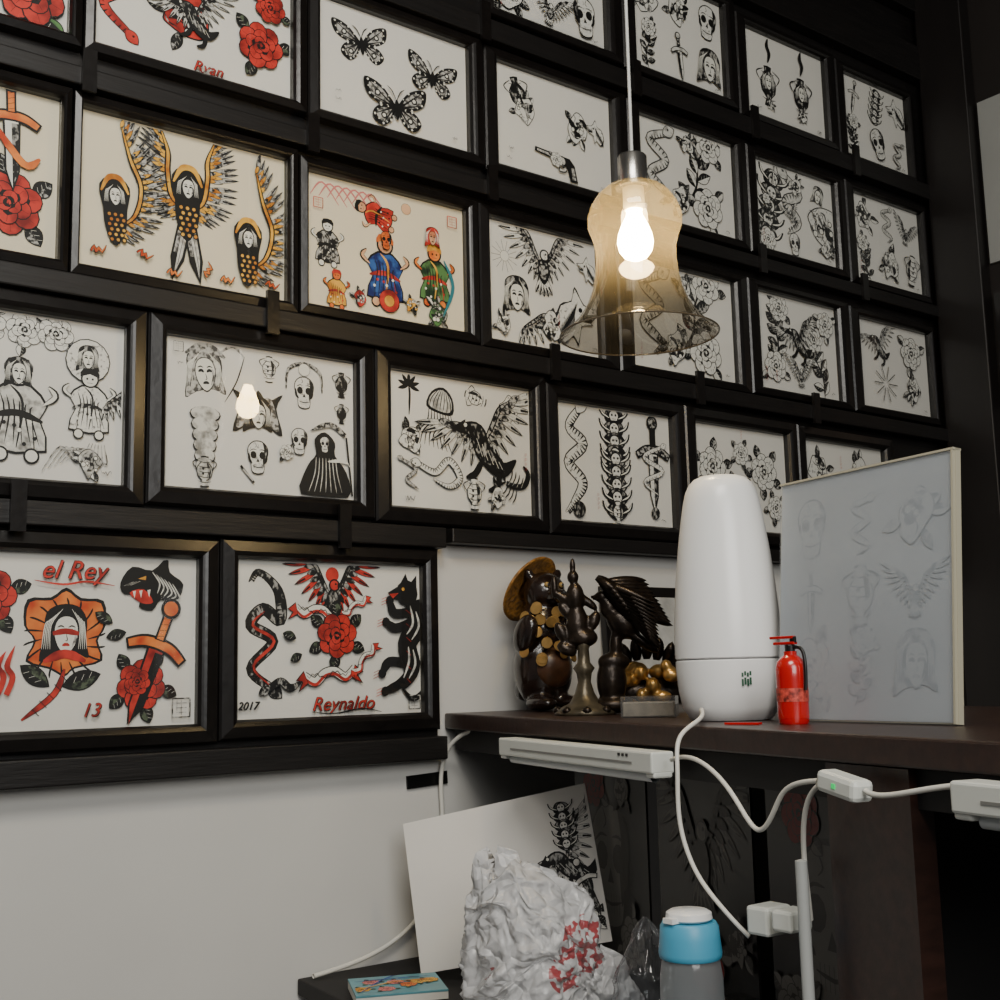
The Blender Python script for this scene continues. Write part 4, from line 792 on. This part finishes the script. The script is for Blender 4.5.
# ------------------------------------------------------------------ plastic bag
def bagmat():
    m=bpy.data.materials.new('bag_white_plastic');m.use_nodes=True
    nt=m.node_tree;b=nt.nodes['Principled BSDF'];b.inputs['Roughness'].default_value=.2;tc=nt.nodes.new('ShaderNodeTexCoord')
    n=nt.nodes.new('ShaderNodeTexNoise');n.inputs['Scale'].default_value=80;n.inputs['Detail'].default_value=1;nt.links.new(tc.outputs['Object'],n.inputs['Vector'])
    gt=nt.nodes.new('ShaderNodeMath');gt.operation='GREATER_THAN';gt.inputs[1].default_value=.5;nt.links.new(n.outputs['Fac'],gt.inputs[0])
    last=None
    for pt,rd in(((.085,-.07,.15),.045),((.05,-.09,.11),.03),((-.02,-.06,.055),.02),((-.03,-.05,.20),.014),((-.06,-.06,.10),.016)):
        vd=nt.nodes.new('ShaderNodeVectorMath');vd.operation='DISTANCE';vd.inputs[1].default_value=pt;nt.links.new(tc.outputs['Object'],vd.inputs[0])
        lt=nt.nodes.new('ShaderNodeMath');lt.operation='LESS_THAN';lt.inputs[1].default_value=rd;nt.links.new(vd.outputs['Value'],lt.inputs[0])
        if last:
            mxx=nt.nodes.new('ShaderNodeMath');mxx.operation='MAXIMUM';nt.links.new(last.outputs[0],mxx.inputs[0]);nt.links.new(lt.outputs[0],mxx.inputs[1]);last=mxx
        else: last=lt
    mu=nt.nodes.new('ShaderNodeMath');mu.operation='MULTIPLY';nt.links.new(gt.outputs[0],mu.inputs[0]);nt.links.new(last.outputs[0],mu.inputs[1])
    mx=nt.nodes.new('ShaderNodeMix');mx.data_type='RGBA';nt.links.new(mu.outputs[0],mx.inputs['Factor']);mx.inputs['A'].default_value=srgb((.90,.90,.90))+(1,);mx.inputs['B'].default_value=srgb((.72,.16,.20))+(1,)
    nt.links.new(mx.outputs['Result'],b.inputs['Base Color'])
    n2=nt.nodes.new('ShaderNodeTexVoronoi');n2.feature='DISTANCE_TO_EDGE';n2.inputs['Scale'].default_value=26
    nd=nt.nodes.new('ShaderNodeTexNoise');nd.inputs['Scale'].default_value=18;nd.inputs['Detail'].default_value=2;nt.links.new(tc.outputs['Object'],nd.inputs['Vector'])
    ad=nt.nodes.new('ShaderNodeVectorMath');ad.operation='MULTIPLY_ADD';ad.inputs[1].default_value=(.06,.06,.06);nt.links.new(nd.outputs['Color'],ad.inputs[0]);nt.links.new(tc.outputs['Object'],ad.inputs[2]);nt.links.new(ad.outputs[0],n2.inputs['Vector'])
    bp=nt.nodes.new('ShaderNodeBump');bp.inputs['Strength'].default_value=.9;bp.inputs['Distance'].default_value=.02;nt.links.new(n2.outputs['Distance'],bp.inputs['Height']);nt.links.new(bp.outputs['Normal'],b.inputs['Normal'])
    tr=nt.nodes.new('ShaderNodeBsdfTranslucent');tr.inputs['Color'].default_value=(.85,.85,.85,1);ms=nt.nodes.new('ShaderNodeMixShader');ms.inputs[0].default_value=.3
    tt=nt.nodes.new('ShaderNodeBsdfTransparent');m3=nt.nodes.new('ShaderNodeMixShader');m3.inputs[0].default_value=.16
    o=nt.nodes['Material Output'];nt.links.new(b.outputs[0],ms.inputs[1]);nt.links.new(tr.outputs[0],ms.inputs[2]);nt.links.new(ms.outputs[0],m3.inputs[1]);nt.links.new(tt.outputs[0],m3.inputs[2]);nt.links.new(m3.outputs[0],o.inputs['Surface'])
    return m
def crumpled_sack(name,levels,m,parent,seed,folds=9,amp=.13,seg=150,rows=110,c=(0,0,0)):
    """film sack: levels=[(z,rx,ry,offx)], creased by ridged noise and vertical gathers"""
    vs=[];fs=[]
    zz=[l[0] for l in levels]
    def at(t):
        z=zz[0]+(zz[-1]-zz[0])*t
        for i in range(len(levels)-1):
            if z<=levels[i+1][0]+1e-9:
                a,b=levels[i],levels[i+1];k=(z-a[0])/max(1e-9,b[0]-a[0]);kk=k*k*(3-2*k);return [a[j]+(b[j]-a[j])*(kk if j else k) for j in range(4)]
        return list(levels[-1])
    for i in range(rows+1):
        t=i/rows;z,rx,ry,ox=at(t)
        for j in range(seg):
            a=2*math.pi*j/seg;ca,sa=math.cos(a),math.sin(a)
            w1=noise.noise(Vector((ca*1.3,sa*1.3,z*9+seed)));w2=noise.noise(Vector((ca*1.3+5,sa*1.3,z*9+seed)))
            p=Vector((ca*2.0+w1*1.4,sa*2.0+w2*1.4,z*16+seed+w1))
            rid=1-2.2*abs(noise.noise(p));rid2=1-2.4*abs(noise.noise(p*2.3+Vector((3,1,seed))));rid3=1-2.4*abs(noise.noise(p*5.1+Vector((7,2,seed))))
            gather=math.cos(a*folds+3*w1+z*10)*.5+.5
            s=1+amp*rid*.75+amp*.42*rid2+amp*.16*rid3+amp*.8*gather*t**2+.12*w2
            vs.append((c[0]+ox+rx*s*ca,c[1]+ry*s*sa,c[2]+max(.0,z+.02*amp*8*noise.noise(p*.9)*(1 if z>.03 else 0))))
    for i in range(rows):
        for j in range(seg): fs.append((i*seg+j,i*seg+(j+1)%seg,(i+1)*seg+(j+1)%seg,(i+1)*seg+j))
    fs.append(tuple(range(seg))[::-1]);fs.append(tuple(rows*seg+j for j in range(seg)))
    mb=MB();mb.mesh(vs,fs,m);return mb.obj(name,parent,True)
pb=empty('plastic_shopping_bag',(1.245,-.60,.702),(0,0,-.65));BG=bagmat()
crumpled_sack('bag_body',[(0,.085,.07,0),(.03,.100,.085,0),(.10,.098,.082,.0),(.16,.092,.074,.0),(.20,.084,.062,-.004),(.232,.066,.046,-.010),(.248,.038,.026,-.015),(.254,.010,.008,-.018)],BG,pb,3.1,9,.17,200,150)
crumpled_sack('bag_handle_ears',[(0,.030,.018,0),(.03,.036,.014,-.005),(.048,.028,.010,-.012),(.058,.006,.004,-.016)],BG,pb,9.1,5,.3,90,50,c=(-.045,-.01,.197))
crumpled_sack('bag_side_flap',[(0,.03,.03,0),(.05,.045,.03,.005),(.10,.03,.022,.0),(.125,.008,.006,-.01)],BG,pb,6.3,5,.25,90,60,c=(.105,-.02,.0))
c4=empty('clear_plastic_bag',(1.30,-.80,.702),(0,0,-.65));CLB=glassmat('clear_bag_film',(.93,.94,.95),.1,.05,.05,(.8,.82,.84))
crumpled_sack('film',[(0,.05,.05,0),(.05,.058,.055,0),(.12,.045,.045,0),(.17,.02,.02,0),(.19,.005,.004,0)],CLB,c4,2.2,5,.14,90,60)
# ------------------------------------------------------------------ bottle
bt=empty('water_bottle',(1.135,-1.05,.702))
mb=MB();mb.lathe([(0,.0),(.034,.0),(.038,.006),(.039,.02),(.037,.04),(.0385,.06),(.039,.15),(.0385,.18),(.036,.198),(.033,.207)],glassmat('bottle_plastic',(.72,.76,.78),.08,.05,.28,(.7,.74,.76)),seg=48);mb.obj('body',bt,True)
BC=mat('cap_blue',(.30,.63,.76),.4,var=.02)
mb=MB();mb.lathe([(.0370,.203),(.0385,.205),(.039,.210),(.037,.228),(.036,.241),(.033,.246),(0,.247)],BC,seg=48);smoothobj(mb.obj('cap',bt))
mb=MB();mb.lathe([(.0,.2475),(.026,.2475),(.029,.250),(.028,.257),(.023,.260),(0,.261)],WP,seg=32);mb.box((-.030,0,.2505),(.014,.016,.006),WP);smoothobj(mb.obj('flip_lid',bt))
# ------------------------------------------------------------------ magazines, boxes, pole
def mg(A):
    for k in range(7): rose(A,(A.W*(.1+.13*k),A.H*R.uniform(.2,.8),.016,0,1),R.choice('royp'),'n',3)
    for k in range(3): A.stroke(I,[(A.W*.05,A.H*R.random()),(A.W*.5,A.H*R.random()),(A.W*.95,A.H*R.random())],.004,R.choice('ybW'))
mgz=empty('magazine_stack')
mb=MB();TE=mat('magazine_teal',(.36,.58,.62),.3,var=.2,scale=12);PGS=mat('page_white',(.8,.79,.75),.7)
ra=-.42;ux2=(math.cos(ra),math.sin(ra),0);uy2=(-math.sin(ra),math.cos(ra),0);cm=Vector((1.225,-.235,0))
mb.box((cm.x,cm.y,.7085),(.16,.13,.012),PGS,ra);mb.box((cm.x,cm.y,.7155),(.16,.13,.001),TE,ra);mb.obj('lower',mgz)
o_=cm-Vector(ux2)*.08-Vector(uy2)*.065;planeart('cover',mgz,(o_.x,o_.y,.7185),ux2,uy2,.16,.13,TE,mg,.002,(0,0,1),None,.000005,.001)
mb=MB();mb.box((0,0,.05),(.07,.10,.10),BK,-.25);mb.box((-.036,.009,.06),(.002,.08,.03),mat('box_label',(.45,.45,.44),.5,var=.8,scale=80),-.25);mb.obj('small_black_box',loc=(1.32,-.96,.702))
mb=MB();mb.lathe([(0,0),(.018,0),(.019,.004),(.019,.13),(.014,.142),(.009,.145),(.009,.16),(0,.16)],CH,seg=28);smoothobj(mb.obj('spray_can',loc=(1.195,-1.175,.702)))
mb=MB();mb.lathe([(0,0),(.007,0),(.007,.335),(0,.337)],mat('pole_white',(.66,.67,.66),.4),seg=16);smoothobj(mb.obj('white_plastic_pole',loc=E(1.275,.02,.702)))
# ------------------------------------------------------------------ lights
def area(n,loc,tgt,size,pw,col):
    l=bpy.data.lights.new(n,'AREA');l.energy=pw;l.size=size;l.color=col;o=bpy.data.objects.new(n,l);o.location=loc
    o.rotation_euler=(Vector(tgt)-Vector(loc)).to_track_quat('-Z','Y').to_euler();scene.collection.objects.link(o);return o
area('ceiling_light',(.1,-2.0,3.5),(1.0,-.1,1.4),1.2,78,(1,.95,.86))
area('front_fill_light',(-.4,-4.3,2.6),(1.5,0,1.3),1.8,88,(1,.985,.95))  # unseen fill added behind the camera to brighten the wall from the front
wd=bpy.data.worlds.new('room_ambient');scene.world=wd;wd.use_nodes=True;wd.node_tree.nodes['Background'].inputs[0].default_value=(.95,.96,1,1);wd.node_tree.nodes['Background'].inputs[1].default_value=.10
